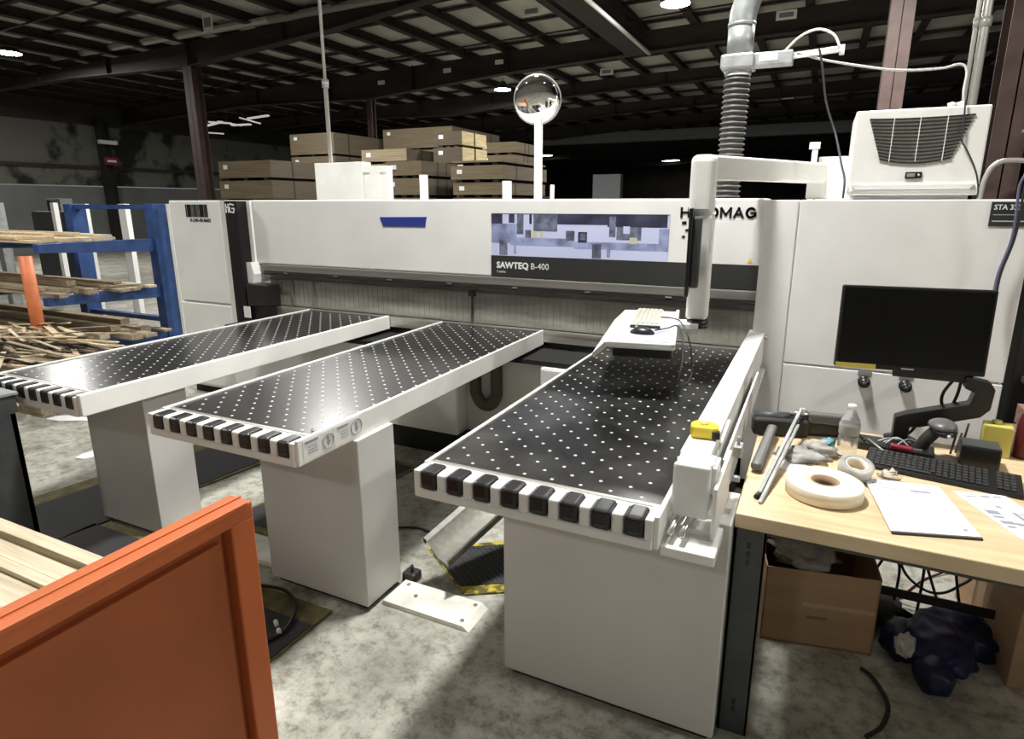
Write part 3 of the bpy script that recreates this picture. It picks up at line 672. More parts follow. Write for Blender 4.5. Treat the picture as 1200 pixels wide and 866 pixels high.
mb = MB(); mb.box(.392, .43, 3.990, 3.992, 1.94, 1.958); mb.cyl((.447, 3.992, 1.949), (.447, 3.988, 1.949), .006, n=10); mb.build('display_button', 'galv', pn)
mb = MB(); mb.box(.545, .60, 4.1, 4.16, 2.285, 2.30, .004); mb.lathe([(.018, 0), (.02, .012), (0, .02)], (.56, 4.1, 2.30)); mb.lathe([(.018, 0), (.02, .012), (0, .02)], (.60, 4.1, 2.30)); mb.build('cable_gland', 'white', ac)

# ================================================================== DUST HOSE + GATE
hx, hy = -.605, 4.62
t = thing('dust_hose', (hx, hy, 1.83), 'dark ribbed dust extraction hose rising from the saw beam', 'hose')
mb = MB(); prof = []
z = 1.5; R = .077
while z < 2.66: prof += [(R, z), (R + .006, z + .009), (R, z + .018), (R - .006, z + .026)]; z += .034
tb = []
def hoff(z): return (z - 1.83) * .012
mb.lathe(prof, (hx, hy, 0), 24)
for v in mb.bm.verts: v.co.x += hoff(v.co.z)
mb.build('flexible_hose', 'hose', t)
z = 1.5
mb = MB()
while z < 2.64:
    c = (hx + hoff(z + .009), hy, z + .009)
    mb.tube([(c[0] + (R + .007) * math.cos(a * PI / 8), c[1] + (R + .007) * math.sin(a * PI / 8), c[2] + .002 * a / 16) for a in range(17)], .0036, 5, 1); z += .034
mb.build('spiral_rib', 'hoserib', t)
cx = hx + .012
g = thing('blast_gate', (cx, hy, 2.66), 'galvanized slide gate and duct on top of the ribbed hose', 'duct')
mb = MB(); mb.lathe([(.082, 2.62), (.084, 2.64), (.084, 2.66)], (cx, hy, 0), 24); mb.build('hose_clamp', 'steel', g)
mb = MB(); mb.box(cx - .105, cx + .10, hy - .10, hy + .1, 2.655, 2.745, .012); mb.box(cx + .09, cx + .33, hy - .06, hy + .06, 2.665, 2.745, .01); mb.build('gate_body', 'galv', g)
mb = MB(); mb.box(cx + .13, cx + .24, hy - .063, hy - .06, 2.69, 2.735); mb.build('gate_label', 'white2', g)
mb = MB(); mb.cyl((cx + .33, hy, 2.72), (cx + .60, hy, 2.735), .016, n=12); mb.cyl((cx + .33, hy - .03, 2.70), (cx + .60, hy - .03, 2.715), .009, n=8); mb.box(cx + .59, cx + .62, hy - .03, hy + .03, 2.70, 2.75, .003); mb.build('pneumatic_rod', 'white2', g)
mb = MB(); mb.cyl((cx, hy, 2.745), (cx, hy, 2.93), .083, n=24); mb.cyl((cx, hy, 2.92), (cx, hy, 2.94), .088, n=24)
mb.tube([(cx, hy, 2.93), (cx + .01, hy, 3.02), (cx + .06, hy, 3.16), (cx + .14, hy, 3.30), (cx + .25, hy, 3.5)], .084, 20, 4)
mb.tube([(cx + .25, hy, 3.5), (cx + .3, hy, 4.2), (cx + .3, hy, 6.0)], .084, 16, 4); mb.build('steel_duct', 'galv', g)
mb = MB(); mb.tube([(cx + .28, hy - .03, 2.745), (cx + .36, hy - .03, 2.82), (cx + .46, hy - .03, 2.85), (cx + .55, hy - .03, 2.81), (cx + .59, hy - .02, 2.74)], .008, 8, 6); mb.build('air_line', 'offwhite', g)
cable([(-.24, 4.6, 2.73), (-.11, 4.6, 2.68), (.08, 4.6, 2.63), (.32, 4.6, 2.58), (.54, 4.6, 2.57), (.64, 4.6, 2.585), (.675, 4.59, 2.54), (.67, 4.55, 2.42), (.69, 4.53, 2.30)], .007, 'wire', 'pale air line sagging from the duct gate to the cooling unit', name='air_line', cat='cable')
cable([(-.11, 4.3, 2.68), (-.08, 4.3, 2.57), (-.04, 4.3, 2.38), (.03, 4.25, 2.19), (.075, 4.1, 2.02), (.098, 3.98, 1.93), (.10, 3.95, 1.83)], .006, 'darkwire', 'dark cable drooping down to the left side of the cooling unit')
cable([(.60, 3.985, 2.31), (.61, 3.982, 2.17), (.61, 3.98, 2.12), (.65, 3.98, 2.05), (.69, 3.98, 1.97), (.715, 3.975, 1.88), (.715, 3.97, 1.83)], .004, 'darkwire', 'thin dark wire running down the front of the cooling unit')
cable([(.90, 4.0, 2.06), (.875, 3.86, 1.95), (.86, 3.86, 1.88), (.87, 3.87, 1.74), (.872, 3.88, 1.62), (.845, 3.88, 1.46), (.84, 3.87, 1.34), (.84, 3.84, 1.2)], .007, 'bluewire', 'blue grey cable hanging over the black type plate')
cable([(.93, 4.0, 2.05), (.895, 3.86, 1.95), (.88, 3.86, 1.88), (.885, 3.87, 1.74), (.882, 3.88, 1.62), (.855, 3.88, 1.46), (.85, 3.87, 1.34), (.845, 3.84, 1.2)], .006, 'darkwire', 'dark cable beside the blue grey one behind the monitor')

# ================================================================== CONTROL ARM
ca = thing('control_arm', (-.57, 3.42, 1.15), 'white swing arm carrying the operator screen and keyboard tray', 'machine arm')
mb = MB()
mb.box(-.632, -.505, 3.36, 3.48, 1.74, 2.045, .035, 4)
mb.box(-.610, -.500, 3.37, 3.47, 1.19, 1.75, .02, 3)
mb.build('upright', 'white2', ca)
p0 = Vector((-.585, 3.43, 1.985)); p1 = Vector((-.01, 4.52, 1.985))
mb = MB(); mb.obox(p0, p1, .12, .118, bev=.012); mb.build('boom', 'white2', ca)
mb = MB(); mb.box(-.10, .04, 4.42, 4.56, 1.83, 2.03, .008); mb.build('boom_foot', 'white2', ca)
mb = MB(); mb.lathe([(.05, 1.145), (.058, 1.155), (.058, 1.195)], (-.548, 3.42, 0), 20); mb.build('pivot_foot', 'black', ca)
# screen seen edge on
ang = math.atan2(.17, 1)
S = Matrix.Translation((-.572, 3.22, 0)) @ Matrix.Rotation(ang * 0.95, 4, 'Z')
mb = MB(); mb.box(-.018, .0, -.18, .18, 1.36, 1.78, .004, 2, S); sc_ = mb.build('operator_screen', 'black', ca)
mb = MB(); mb.prism([(-.15, 1.40), (.15, 1.40), (.12, 1.74), (-.12, 1.74)], .0, .045, 'x', .01)
bmesh.ops.transform(mb.bm, matrix=S, verts=mb.bm.verts); mb.build('screen_back', 'darkgrey', sc_)
# tray
S = Matrix.Translation((-.775, 3.17, 1.165)) @ Matrix.Rotation(math.atan2(.18, 1.0), 4, 'Z')
mb = MB()
mb.box(-.145, .165, -.46, .50, -.012, .012, .011, 3, S)
mb.box(.145, .165, -.46, .50, 0, .024, .006, 2, S); mb.box(-.145, .165, -.46, -.44, 0, .022, .006, 2, S)
mb.build('keyboard_tray', 'white2', ca)
mb = MB(); mb.prism([(-.14, .012), (-.145, -.012), (-.205, -.065), (-.215, -.05), (-.155, .012)], -.44, .48, 'y'); bmesh.ops.transform(mb.bm, matrix=S, verts=mb.bm.verts); mb.build('tray_lip', 'white2', ca)
mb = MB(); mb.box(-.12, .155, -.44, .40, -.055, -.013, .008, 2, S); mb.build('tray_drawer', 'black', ca)
mb = MB(); mb.box(.14, .27, .12, .26, -.02, .01, .004, 2, S); mb.build('tray_bracket', 'white', ca)
# keyboard and mouse on the tray
kb = thing('keyboard', tuple(S @ Vector((.0, .20, .012))), 'pale keyboard with grey keys on the operator tray', 'keyboard')
mb = MB(); mb.box(-.075, .075, -.05, .43, .012, .030, .004, 2, S); mb.build('keyboard_case', 'white', kb)
mb = MB()
for i in range(6):
    for j in range(18): mb.box(-.068 + i * .0235, -.049 + i * .0235, -.040 + j * .026, -.019 + j * .026, .03, .036, .0, 2, S)
mb.build('keys', 'keyslight', kb)
mb = MB(); mb.box(-.075, .080, -.075, -.052, .012, .026, .003, 2, S); single('phone_strip', mb, 'black', tuple(S @ Vector((0, -.06, .012))), 'thin black strip between the pale keyboard and the mouse', 'tray item')
mb = MB(); mb.box(-.09, .13, -.40, -.10, .012, .015, .002, 2, S); single('mouse_pad', mb, 'inklight', tuple(S @ Vector((.02, -.25, .012))), 'pale blue grey mouse pad on the operator tray', 'mouse pad')
ms = thing('computer_mouse', tuple(S @ Vector((.01, -.22, .015))), 'black computer mouse on the pale pad of the tray', 'mouse')
c = S @ Vector((-.0, -.22, .015)); mb = MB(); mb.blob(c, (.062, .036, .034), 3, 0, 0, c.z); mb.build('mouse_body', 'black', ms)
mb = MB(); mb.cyl(c + Vector((-.035, 0, .027)), c + Vector((-.025, 0, .033)), .006, n=8); mb.build('scroll_wheel', 'galv', ms)
q = lambda x, y, z: tuple(S @ Vector((x, y, z)))
cable([q(.06, -.2, .03), q(.12, -.12, .03), q(.16, -.05, .03), q(.19, -.1, .0), q(.20, -.2, -.12), q(.17, -.3, -.24)], .004, 'darkwire', 'thin mouse cable dropping from the tray to the table bed')
cable([q(.07, .18, .03), q(.13, .14, .035), q(.18, .05, .03), q(.23, -.05, -.05), q(.25, -.1, -.2), q(.22, -.2, -.24)], .004, 'darkwire', 'thin keyboard cable looping off the right of the tray')

# tape measure on the fence
t = thing('tape_measure', (-.27, 2.1, 1.045), 'yellow tape measure lying on the white fence', 'tape measure')
S = Matrix.Translation((-.275, 2.02, 1.045)) @ Matrix.Rotation(.15, 4, 'Z')
mb = MB(); mb.prism([(-.045, -.03), (.03, -.035), (.042, -.025), (.045, .02), (.02, .045), (-.03, .045), (-.048, .02)], 0, .042, 'z', .008); bmesh.ops.transform(mb.bm, matrix=S, verts=mb.bm.verts); mb.build('case', 'yellow', t)
mb = MB(); mb.box(.022, .0475, -.037, -.012, .005, .03, .002, 2, S); mb.build('mouth', 'black', t)
mb = MB(); mb.cyl(S @ Vector((-.005, .01, .041)), S @ Vector((-.005, .01, .046)), .018, n=20); mb.build('lock_button', 'lemon', t)

# ================================================================== WORKBENCH
wb = thing('workbench', (.5, 2.4, 0), 'workbench with thick laminated wood top and grey steel legs', 'workbench')
mb = MB(); mb.box(-.146, 1.75, 1.90, 2.88, .80, .85, .004); mb.build('bench_top', 'benchtop', wb)
for (x, y) in ((-.145, 1.93), (1.60, 1.93), (-.145, 2.76), (1.60, 2.76)):
    mb = MB(); mb.box(x, x + .095, y, y + .006, 0, .80); mb.box(x, x + .006, y, y + .07, 0, .80); mb.box(x + .089, x + .095, y, y + .07, 0, .8); lg = mb.build('leg', 'darkgrey', wb)
    if y < 2 and x < 0:
        mb = MB()
        for z in (.73, .70, .67, .10, .13): mb.box(x + .04, x + .052, y - .0015, y, z - .011, z + .009)
        mb.build('bolt_slot', 'black', lg)
mb = MB(); mb.box(-.05, 1.6, 2.79, 2.80, .16, .20, .002); mb.build('rear_stretcher', 'blackmatte', wb)
mb = MB(); mb.box(-.05, 1.6, 1.96, 1.98, .76, .80); mb.box(-.05, 1.6, 2.75, 2.77, .74, .80); mb.build('top_rail', 'darkgrey', wb)

# --- items on the bench (top z = .85)
Z = .85
t = thing('edge_banding_roll', (.11, 2.18, Z), 'big cream roll of edge banding with brown core on the bench', 'roll')
mb = MB(); mb.lathe([(.044, Z), (.112, Z), (.120, Z + .004), (.121, Z + .046), (.115, Z + .050), (.044, Z + .049), (.044, Z)], (.105, 2.165, 0), 48, cap=False)
mb.build('band', 'cream', t)
mb = MB(); mb.lathe([(.040, Z + .002), (.0445, Z + .002), (.0445, Z + .0505), (.040, Z + .0505), (.040, Z + .002)], (.105, 2.165, 0), 32, cap=False); mb.lathe([(0, Z + .0015), (.041, Z + .0015)], (.105, 2.165, 0), 24); mb.build('core', 'core', t)
t = thing('tape_roll', (.2, 2.4, Z), 'translucent pale tape roll leaning behind the cream roll', 'roll')
S = Matrix.Translation((.205, 2.345, Z + .038)) @ Matrix.Rotation(.30, 4, 'X') @ Matrix.Rotation(.12, 4, 'Y')
mb = MB(); mb.lathe([(.036, -.022), (.055, -.022), (.056, .022), (.036, .022), (.036, -.022)], (0, 0, 0), 36, cap=False); bmesh.ops.transform(mb.bm, matrix=S, verts=mb.bm.verts); mb.build('tape', 'cloudy', t)
mb = MB(); mb.lathe([(.033, -.023), (.0365, -.023), (.0365, .023), (.033, .023), (.033, -.023)], (0, 0, 0), 30, cap=False); bmesh.ops.transform(mb.bm, matrix=S, verts=mb.bm.verts); mb.build('core', 'creamside', t)
# water bottle
t = thing('water_bottle', (.185, 2.53, Z), 'clear plastic water bottle with white cap standing on the bench', 'bottle')
B = (.183, 2.54, Z)
mb = MB(); mb.lathe([(0, .002), (.028, 0), (.032, .006), (.0325, .03), (.030, .036), (.0325, .042), (.0325, .075), (.0305, .08), (.033, .088), (.033, .115), (.030, .135), (.020, .155), (.0135, .165), (.0135, .176)], B, 28); bmesh.ops.transform(mb.bm, matrix=Matrix.Translation(B) @ Matrix.Diagonal((1.08, 1.08, 1.15, 1)) @ Matrix.Translation(-Vector(B)), verts=mb.bm.verts); mb.build('bottle_body', 'film', t)
mb = MB(); mb.lathe([(.0335, .088), (.0338, .09), (.0338, .12), (.0335, .122)], B, 28); bmesh.ops.transform(mb.bm, matrix=Matrix.Translation(B) @ Matrix.Diagonal((1.09, 1.09, 1.15, 1)) @ Matrix.Translation(-Vector(B)), verts=mb.bm.verts); mb.build('bottle_label', 'cloudy', t)
mb = MB(); mb.lathe([(.0155, .172), (.0158, .188), (.013, .190), (0, .190)], B, 20); bmesh.ops.translate(mb.bm, vec=(0, 0, .026), verts=mb.bm.verts); mb.build('cap', 'white', t)
# mallet
t = thing('mallet', (-.1, 2.5, Z), 'black mallet with grey head and thick handle at the bench corner', 'hammer')
mb = MB(); mb.box(-.035, .035, -.10, .12, 0, .075, .014, 3, Matrix.Translation((-.075, 2.70, Z)) @ Matrix.Rotation(-1.35, 4, 'Z')); mb.build('head', 'rubber', t)
mb = MB(); mb.cyl((-.17, 2.695, Z + .070), (-.02, 2.73, Z + .070), .024, n=16); mb.build('head_cap', 'darkgrey', t)
mb = MB(); mb.obox((-.118, 2.24, Z + .024), (-.09, 2.66, Z + .042), .040, .032, bev=.012); mb.build('handle', 'greyrubber', t)
# long black case behind with grey nailer body
t = thing('power_tool', (.1, 2.78, Z), 'long grey and black hand tool lying behind the bottle', 'tool')
mb = MB(); mb.obox((-.03, 2.745, Z + .035), (.20, 2.80, Z + .035), .07, .065, bev=.012); mb.build('tool_case', 'black', t)
mb = MB(); mb.obox((.04, 2.73, Z + .085), (.19, 2.765, Z + .080), .05, .042, bev=.008); mb.build('tool_grip', 'greyrubber', t)
mb = MB(); mb.cyl((-.03, 2.72, Z + .095), (.05, 2.735, Z + .092), .010, n=10); mb.cyl((-.02, 2.74, Z + .075), (.05, 2.74, Z + .075), .008, n=10); mb.cyl((.01, 2.74, Z + .115), (.05, 2.74, Z + .10), .004, n=6); mb.build('tool_rod', 'steel', t)
# metal rods
t = thing('sliding_bar', (-.05, 2.3, Z), 'long thin aluminium measuring rod propped across the bench corner', 'rod')
mb = MB(); mb.obox((-.092, 2.035, Z + .008), (.010, 2.72, Z + .118), .013, .011, bev=.002); mb.build('rod', 'galv', t)
mb = MB(); mb.cyl((-.097, 2.028, Z + .006), (-.089, 2.05, Z + .010), .010, n=10); mb.build('rod_tip', 'black', t)
mb = MB(); mb.obox((-.082, 1.995, Z + .006), (.005, 2.60, Z + .084), .012, .012, bev=.002)
single('metal_strip', mb, 'galv', (-.08, 2.0, Z), 'flat metal strip lying beside the measuring rod', 'strip')
# crumpled film
t = thing('plastic_wrap', (.08, 2.5, Z), 'crumpled clear plastic wrap with teal print behind the roll', 'wrap')
mb = MB(); mb.blob((.03, 2.47, Z + .012), (.085, .07, .022), 3, .35, 3, Z + .001); mb.blob((.09, 2.53, Z + .02), (.055, .05, .03), 3, .4, 8, Z + .001); mb.build('film', 'cloudy', t)
mb = MB(); mb.blob((.115, 2.565, Z + .042), (.026, .03, .016), 3, .35, 5, Z + .02); mb.build('printed_corner', 'teal', t)
mb = MB(); mb.prism([(-.05, 2.33), (.03, 2.29), (.05, 2.40), (-.02, 2.44)], Z + .0005, Z + .002); single('paper_slip', mb, 'paper', (0, 2.36, Z), 'small white slip of paper left of the cream roll', 'paper')
# keyboard
S = Matrix.Translation((.485, 2.515, Z)) @ Matrix.Rotation(math.radians(-9.5), 4, 'Z')
kb = thing('keyboard', (.485, 2.515, Z), 'black full size keyboard on the bench below the monitor', 'keyboard')
mb = MB(); mb.prism([(-.085, .0), (.085, 0), (.085, .028), (-.085, .016)], -.235, .235, 'x', .004); bmesh.ops.transform(mb.bm, matrix=S, verts=mb.bm.verts); mb.build('keyboard_case', 'black', kb)
mb = MB()
for r in range(6):
    y = -.068 + r * .0235; z = .0165 + (y + .085) / .17 * .012
    xs = -.222
    while xs < .215:
        if not (.072 < xs < .080 or .136 < xs < .145) and not (r == 1 and False):
            if r == 0 and -.13 < xs < -.03: 
                if xs < -.125: mb.box(xs, xs + .10, y, y + .019, z, z + .005, .0015, 1, S)
            else: mb.box(xs, xs + .0155, y, y + .0185, z, z + .005, .0015, 1, S)
        xs += .0192
mb.build('keys', 'keys', kb)
# small glass clip in front of the keyboard
mb = MB(); mb.blob((.315, 2.395, Z + .012), (.028, .018, .02), 3, .5, 11, Z + .001); single('crumpled_bag', mb, 'film', (.315, 2.395, Z), 'tiny crumpled clear bag at the front edge of the black keyboard', 'bag')
# papers
t = thing('paper_stack', (.38, 2.2, Z), 'stack of white printed forms with curled corner on the bench', 'papers')
o4 = [(.235, 2.345), (.462, 2.375), (.520, 2.035), (.285, 1.965)]
mb = MB(); mb.prism([(a + .004, b - .004) for a, b in o4], Z + .0005, Z + .006); mb.build('clipboard', 'stripe', t)
mb = MB(); mb.prism(o4, Z + .006, Z + .010); mb.build('sheets', 'paper', t)
def onpage(u0, u1, v0, v1, m, mb, z, o):
    P4 = [Vector((*p, 0)) for p in o]
    def at(u, v): a = P4[0].lerp(P4[1], u); b = P4[3].lerp(P4[2], u); r = a.lerp(b, v); return (r.x, r.y)
    mb.use(m).prism([at(u0, v0), at(u1, v0), at(u1, v1), at(u0, v1)], z, z + .0006)
mb = MB()
onpage(.55, .80, .17, .21, 'ink', mb, Z + .010, o4); onpage(.10, .45, .17, .19, 'inklight', mb, Z + .010, o4); onpage(.08, .20, .08, .11, 'inklight', mb, Z + .010, o4)
for k in range(5): onpage(.30, .88, .30 + k * .055, .308 + k * .055, 'inklight', mb, Z + .010, o4)
for k in range(3): onpage(.15, .6, .7 + k * .05, .706 + k * .05, 'inklight', mb, Z + .010, o4)
onpage(.86, .90, .88, .92, 'ink', mb, Z + .010, o4)
for k in range(4): onpage(.87, .92, .10 + k * .04, .12 + k * .04, 'inklight', mb, Z + .010, o4)
mb.build('printing', None, t)
t = thing('shipping_label', (.6, 2.2, Z), 'white printed label sheet on the bench right of the forms', 'papers')
o5 = [(.50, 2.375), (.655, 2.405), (.765, 2.115), (.625, 2.085)]
mb = MB(); mb.prism(o5, Z + .0005, Z + .0025); mb.build('sheet', 'paper', t)
mb = MB()
for (a, b, c2, d) in ((.45, .62, .06, .10), (.70, .85, .05, .08), (.1, .35, .10, .12), (.45, .55, .30, .34), (.1, .34, .42, .50), (.1, .3, .54, .58), (.6, .68, .42, .9), (.74, .77, .42, .9), (.8, .83, .42, .9), (.1, .34, .64, .70), (.1, .25, .74, .78), (.35, .5, .66, .72), (.3, .5, .9, .94)):
    onpage(a, b, c2, d, 'ink', mb, Z + .0025, o5)
mb.build('printing', None, t)
mb = MB(); mb.box(.72, .80, 2.20, 2.235, Z, Z + .012, .003); single('marker_pen', mb, 'black', (.76, 2.22, Z), 'dark pen lying by the label sheet at the right edge', 'pen')
# pens and dark items behind the keyboard
t = thing('tool_tray', (.33, 2.72, Z), 'flat black tray with tangled wires behind the keyboard', 'tray')
mb = MB(); mb.obox((.20, 2.72, Z + .015), (.49, 2.69, Z + .015), .11, .028, bev=.005); mb.build('tray', 'black', t)
mb = MB()
for k in range(5):
    a = random.uniform(.33, .42); mb.tube([(a - .04, 2.68 + random.uniform(-.02, .03), Z + .035), (a, 2.72 + random.uniform(-.03, .03), Z + .045 + random.uniform(0, .015)), (a + .04, 2.70 + random.uniform(-.03, .03), Z + .035)], .0035, 6, 5)
mb.build('wires', 'galv', t)
mb = MB(); mb.cyl((.215, 2.70, Z + .066), (.245, 2.67, Z + .04), .005, n=8); mb.cyl((.245, 2.67, Z + .04), (.252, 2.664, Z + .036), .006, n=8); single('ballpoint_pen', mb, 'black', (.24, 2.68, Z), 'dark pen leaning beside the water bottle', 'pen')
mb = MB(); mb.cyl((.265, 2.70, Z + .034), (.31, 2.60, Z + .030), .004, n=8); single('silver_pen', mb, 'galv', (.29, 2.65, Z), 'thin silver pen resting across the black tray', 'pen')
t = thing('pliers', (.38, 2.65, Z), 'red handled tool lying on the black tray', 'pliers')
mb = MB(); mb.obox((.335, 2.64, Z + .040), (.41, 2.63, Z + .038), .03, .02, bev=.006); mb.build('red_grip', 'red', t)
mb = MB(); mb.obox((.41, 2.63, Z + .038), (.44, 2.63, Z + .038), .014, .012); mb.build('jaw', 'steel', t)
# monitor
mo = thing('monitor', (.38, 2.9, Z), 'large black flat monitor with yellow label on a bent black arm', 'monitor')
S = Matrix.Translation((.372, 2.82, 1.322)) @ Matrix.Rotation(math.radians(6.0), 4, 'Z') @ Matrix.Rotation(math.radians(-3), 4, 'X')
mb = MB(); mb.box(-.262, .262, -.012, .022, -.170, .163, .006, 2, S); mb.box(-.20, .20, .02, .045, -.12, .12, .01, 2, S); bz = mb.build('bezel', 'black', mo)
mb = MB(); mb.box(-.252, .252, -.0135, -.0115, -.150, .152, 0, 2, S); mb.build('screen_glass', 'screen', bz)
mb = MB(); mb.box(-.258, -.112, -.0145, -.012, -.170, -.150, 0, 2, S); mb.build('yellow_label', 'labelyellow', bz)
mb = MB(); mb.box(-.022, .022, -.0136, -.0120, -.163, -.157, 0, 2, S); mb.build('screen_badge', 'inklight', bz)
mb = MB()
y0 = 2.84
pts = [(.575, 1.15), (.655, 1.135), (.672, 1.11), (.668, 1.03), (.64, .995), (.45, .925), (.415, .92), (.415, .862), (.36, .862), (.36, .955), (.40, .975), (.60, 1.045), (.61, 1.09), (.575, 1.105)]
mb.prism(pts, y0 - .03, y0 + .03, 'y', .004); am = mb.build('bent_arm', 'black', mo)
mb = MB(); mb.box(.33, .60, 2.835, 2.86, 1.12, 1.18, .004); mb.build('arm_mount', 'black', mo)
mb = MB(); mb.lathe([(.055, .0), (.06, .012), (.03, .02), (0, .02)], (.39, 2.84, Z), 24); mb.build('clamp_base', 'black', mo)
mb = MB(); mb.tube([(.55, 2.87, 1.13), (.52, 2.87, 1.07), (.52, 2.88, 1.02), (.545, 2.88, .985), (.565, 2.87, 1.06), (.57, 2.87, 1.13)], .006, 8, 6); mb.tube([(.45, 2.86, .93), (.43, 2.86, .89), (.41, 2.85, .87)], .006, 8, 5); mb.build('loose_cable', 'rubber', mo)
# scanner
t = thing('barcode_scanner', (.5, 2.72, Z), 'grey and black handheld barcode scanner standing upright on the bench', 'scanner')
mb = MB(); mb.tube([(.445, 2.70, Z + .0), (.452, 2.70, Z + .05), (.475, 2.70, Z + .09), (.495, 2.70, Z + .12)], lambda u: .020 + .004 * math.sin(u * 3), 12, 5); mb.build('handle', 'rubber', t)
mb = MB(); mb.blob((.502, 2.69, Z + .133), (.048, .06, .024), 3, .04, 1); mb.build('head', 'greyrubber', t)
mb = MB(); mb.blob((.507, 2.675, Z + .113), (.040, .052, .020), 3, .0, 1); mb.build('window_rim', 'black', t)
mb = MB(); mb.cyl((.515, 2.625, Z + .112), (.515, 2.621, Z + .111), .006, n=8); mb.build('lens', 'white', t)
mb = MB(); mb.lathe([(.045, 0), (.048, .01), (.025, .022), (0, .024)], (.445, 2.70, Z), 20); mb.build('stand', 'rubber', t)
# black box, yellow can, maroon bottle
t = thing('black_box', (.64, 2.7, Z), 'small black box in front of the yellow can', 'box')
mb = MB(); mb.box(-.062, .062, -.05, .05, 0, .080, .006, 2, Matrix.Translation((.628, 2.69, Z)) @ Matrix.Rotation(-.08, 4, 'Z')); mb.build('box_body', 'black', t)
mb = MB(); mb.box(-.058, .058, -.046, .046, .0795, .0815, 0, 2, Matrix.Translation((.628, 2.69, Z)) @ Matrix.Rotation(-.08, 4, 'Z')); mb.build('lid', 'darkgrey', t)
t = thing('yellow_can', (.72, 2.82, Z), 'square pale yellow can behind the small black box', 'can')
S = Matrix.Translation((.705, 2.83, Z)) @ Matrix.Rotation(-.15, 4, 'Z')
mb = MB(); mb.box(-.048, .048, -.035, .035, 0, .125, .006, 2, S); mb.build('can_body', 'lemon', t)
mb = MB(); mb.cyl(S @ Vector((-.005, 0, .125)), S @ Vector((-.005, 0, .137)), .018, n=6); mb.build('cap', 'lemon', t)
mb = MB(); mb.lathe([(0, 0), (.034, 0), (.035, .01), (.034, .14), (.028, .17), (.018, .185), (.010, .19), (0, .192)], (.80, 2.93 - .09, Z), 20)
t = thing('spray_bottle', (.80, 2.84, Z), 'maroon bottle at the right end behind the yellow can', 'bottle')
mb.build('bottle_body', 'maroon', t)
mb = MB(); mb.box(.79, .81, 2.803, 2.806, Z + .10, Z + .15); mb.build('bottle_label', 'red', t)
for k, (a, b, z1) in enumerate(((.555, 2.76, .10), (.575, 2.78, .085), (.595, 2.80, .12))):
    mb = MB(); mb.cyl((a, b, Z), (a + .01, b, Z + z1), .004, n=8)
    single('screwdriver', mb, 'black', (a, b, Z), ('thin dark rod standing nearest the scanner', 'short thin dark rod between the scanner and black box', 'tall thin dark rod right behind the black box')[k], 'tool')

# under the bench
bx = thing('cardboard_box', (.16, 2.6, 0), 'open cardboard box with crumpled plastic under the left of the bench', 'box')
S = Matrix.Translation((-.05, 2.49, 0)) @ Matrix.Rotation(.19, 4, 'Z')
mb = MB(); W, D, Hh = .43, .34, .345
mb.box(0, W, 0, .006, 0, Hh, 0, 2, S); mb.box(0, .006, 0, D, 0, Hh, 0, 2, S); mb.box(W - .006, W, 0, D, 0, Hh, 0, 2, S); mb.box(0, W, D - .006, D, 0, Hh, 0, 2, S); mb.box(0, W, 0, D, 0, .01, 0, 2, S); mb.build('carton', 'card', bx)
mb = MB(); mb.prism([(0, Hh), (W, Hh), (W - .12, Hh + .30), (0, Hh + .30)], D, D + .006, 'y'); bmesh.ops.transform(mb.bm, matrix=S, verts=mb.bm.verts); mb.build('flap', 'cardin', bx)
mb = MB(); mb.prism([(W - .003, Hh), (W + .002, Hh), (W - .09, Hh + .22), (W - .096, Hh + .22)], 0, D, 'y'); bmesh.ops.transform(mb.bm, matrix=S, verts=mb.bm.verts); mb.build('flap', 'cardin', bx)
mb = MB(); mb.box(.15, .42, -.002, 0, .185, .205, 0, 2, S); mb.build('tape_strip', 'tape', bx)
mb = MB(); mb.box(.17, .25, -.0015, 0, .13, .142, 0, 2, S); mb.build('hand_slot', 'cardin', bx)
mb = MB(); mb.blob((.085, 2.66, .35), (.12, .085, .05), 4, .30, 4); single('plastic_sheeting', mb, 'cloudy', (.02, 2.62, .3), 'crumpled clear plastic sheeting spilling out of the open cardboard box', 'plastic')
b2 = thing('cardboard_box', (1.0, 2.9, 0), 'brown cardboard box at the right edge under the bench', 'box')
S = Matrix.Translation((.83, 2.60, 0)) @ Matrix.Rotation(.12, 4, 'Z')
mb = MB(); mb.box(0, .55, 0, .6, 0, .56, .004, 2, S); mb.build('carton', 'card', b2)
mb = MB(); mb.box(0, .55, .29, .31, .56, .562, 0, 2, S); mb.build('tape_strip', 'tape', b2)
bg = thing('rubbish_bag', (.6, 2.65, 0), 'dark navy plastic bag slumped on the floor between the boxes', 'bag')
mb = MB(); mb.blob((.60, 2.64, .08), (.13, .16, .085), 4, .12, 2, .0); mb.blob((.70, 2.80, .06), (.15, .14, .08), 4, .14, 6, .0); mb.blob((.57, 2.49, .06), (.07, .10, .065), 3, .12, 9, .0); mb.blob((.48, 2.66, .05), (.07, .12, .07), 3, .14, 19, .0); mb.build('bag', 'bluebag', bg)
mb = MB(); mb.blob((.475, 2.54, .11), (.035, .04, .045), 4, .2, 5); mb.build('white_wrapper', 'cloudy', bg)
mb = MB(); mb.blob((.42, 2.88, .04), (.10, .12, .05), 3, .3, 12, 0.0); single('rag', mb, 'blackmatte', (.42, 2.88, 0), 'dark rag on the floor behind the open cardboard box', 'rag')
labs = ['black cable slanting left beside the open box under the bench', 'black cable bending at the left of the lit gap', 'black cable looping in a wide curve under the bench', 'black cable hanging straight in the middle of the gap', 'black cable hanging at the right of the gap', 'thin black cable crossing inside the wide loop']
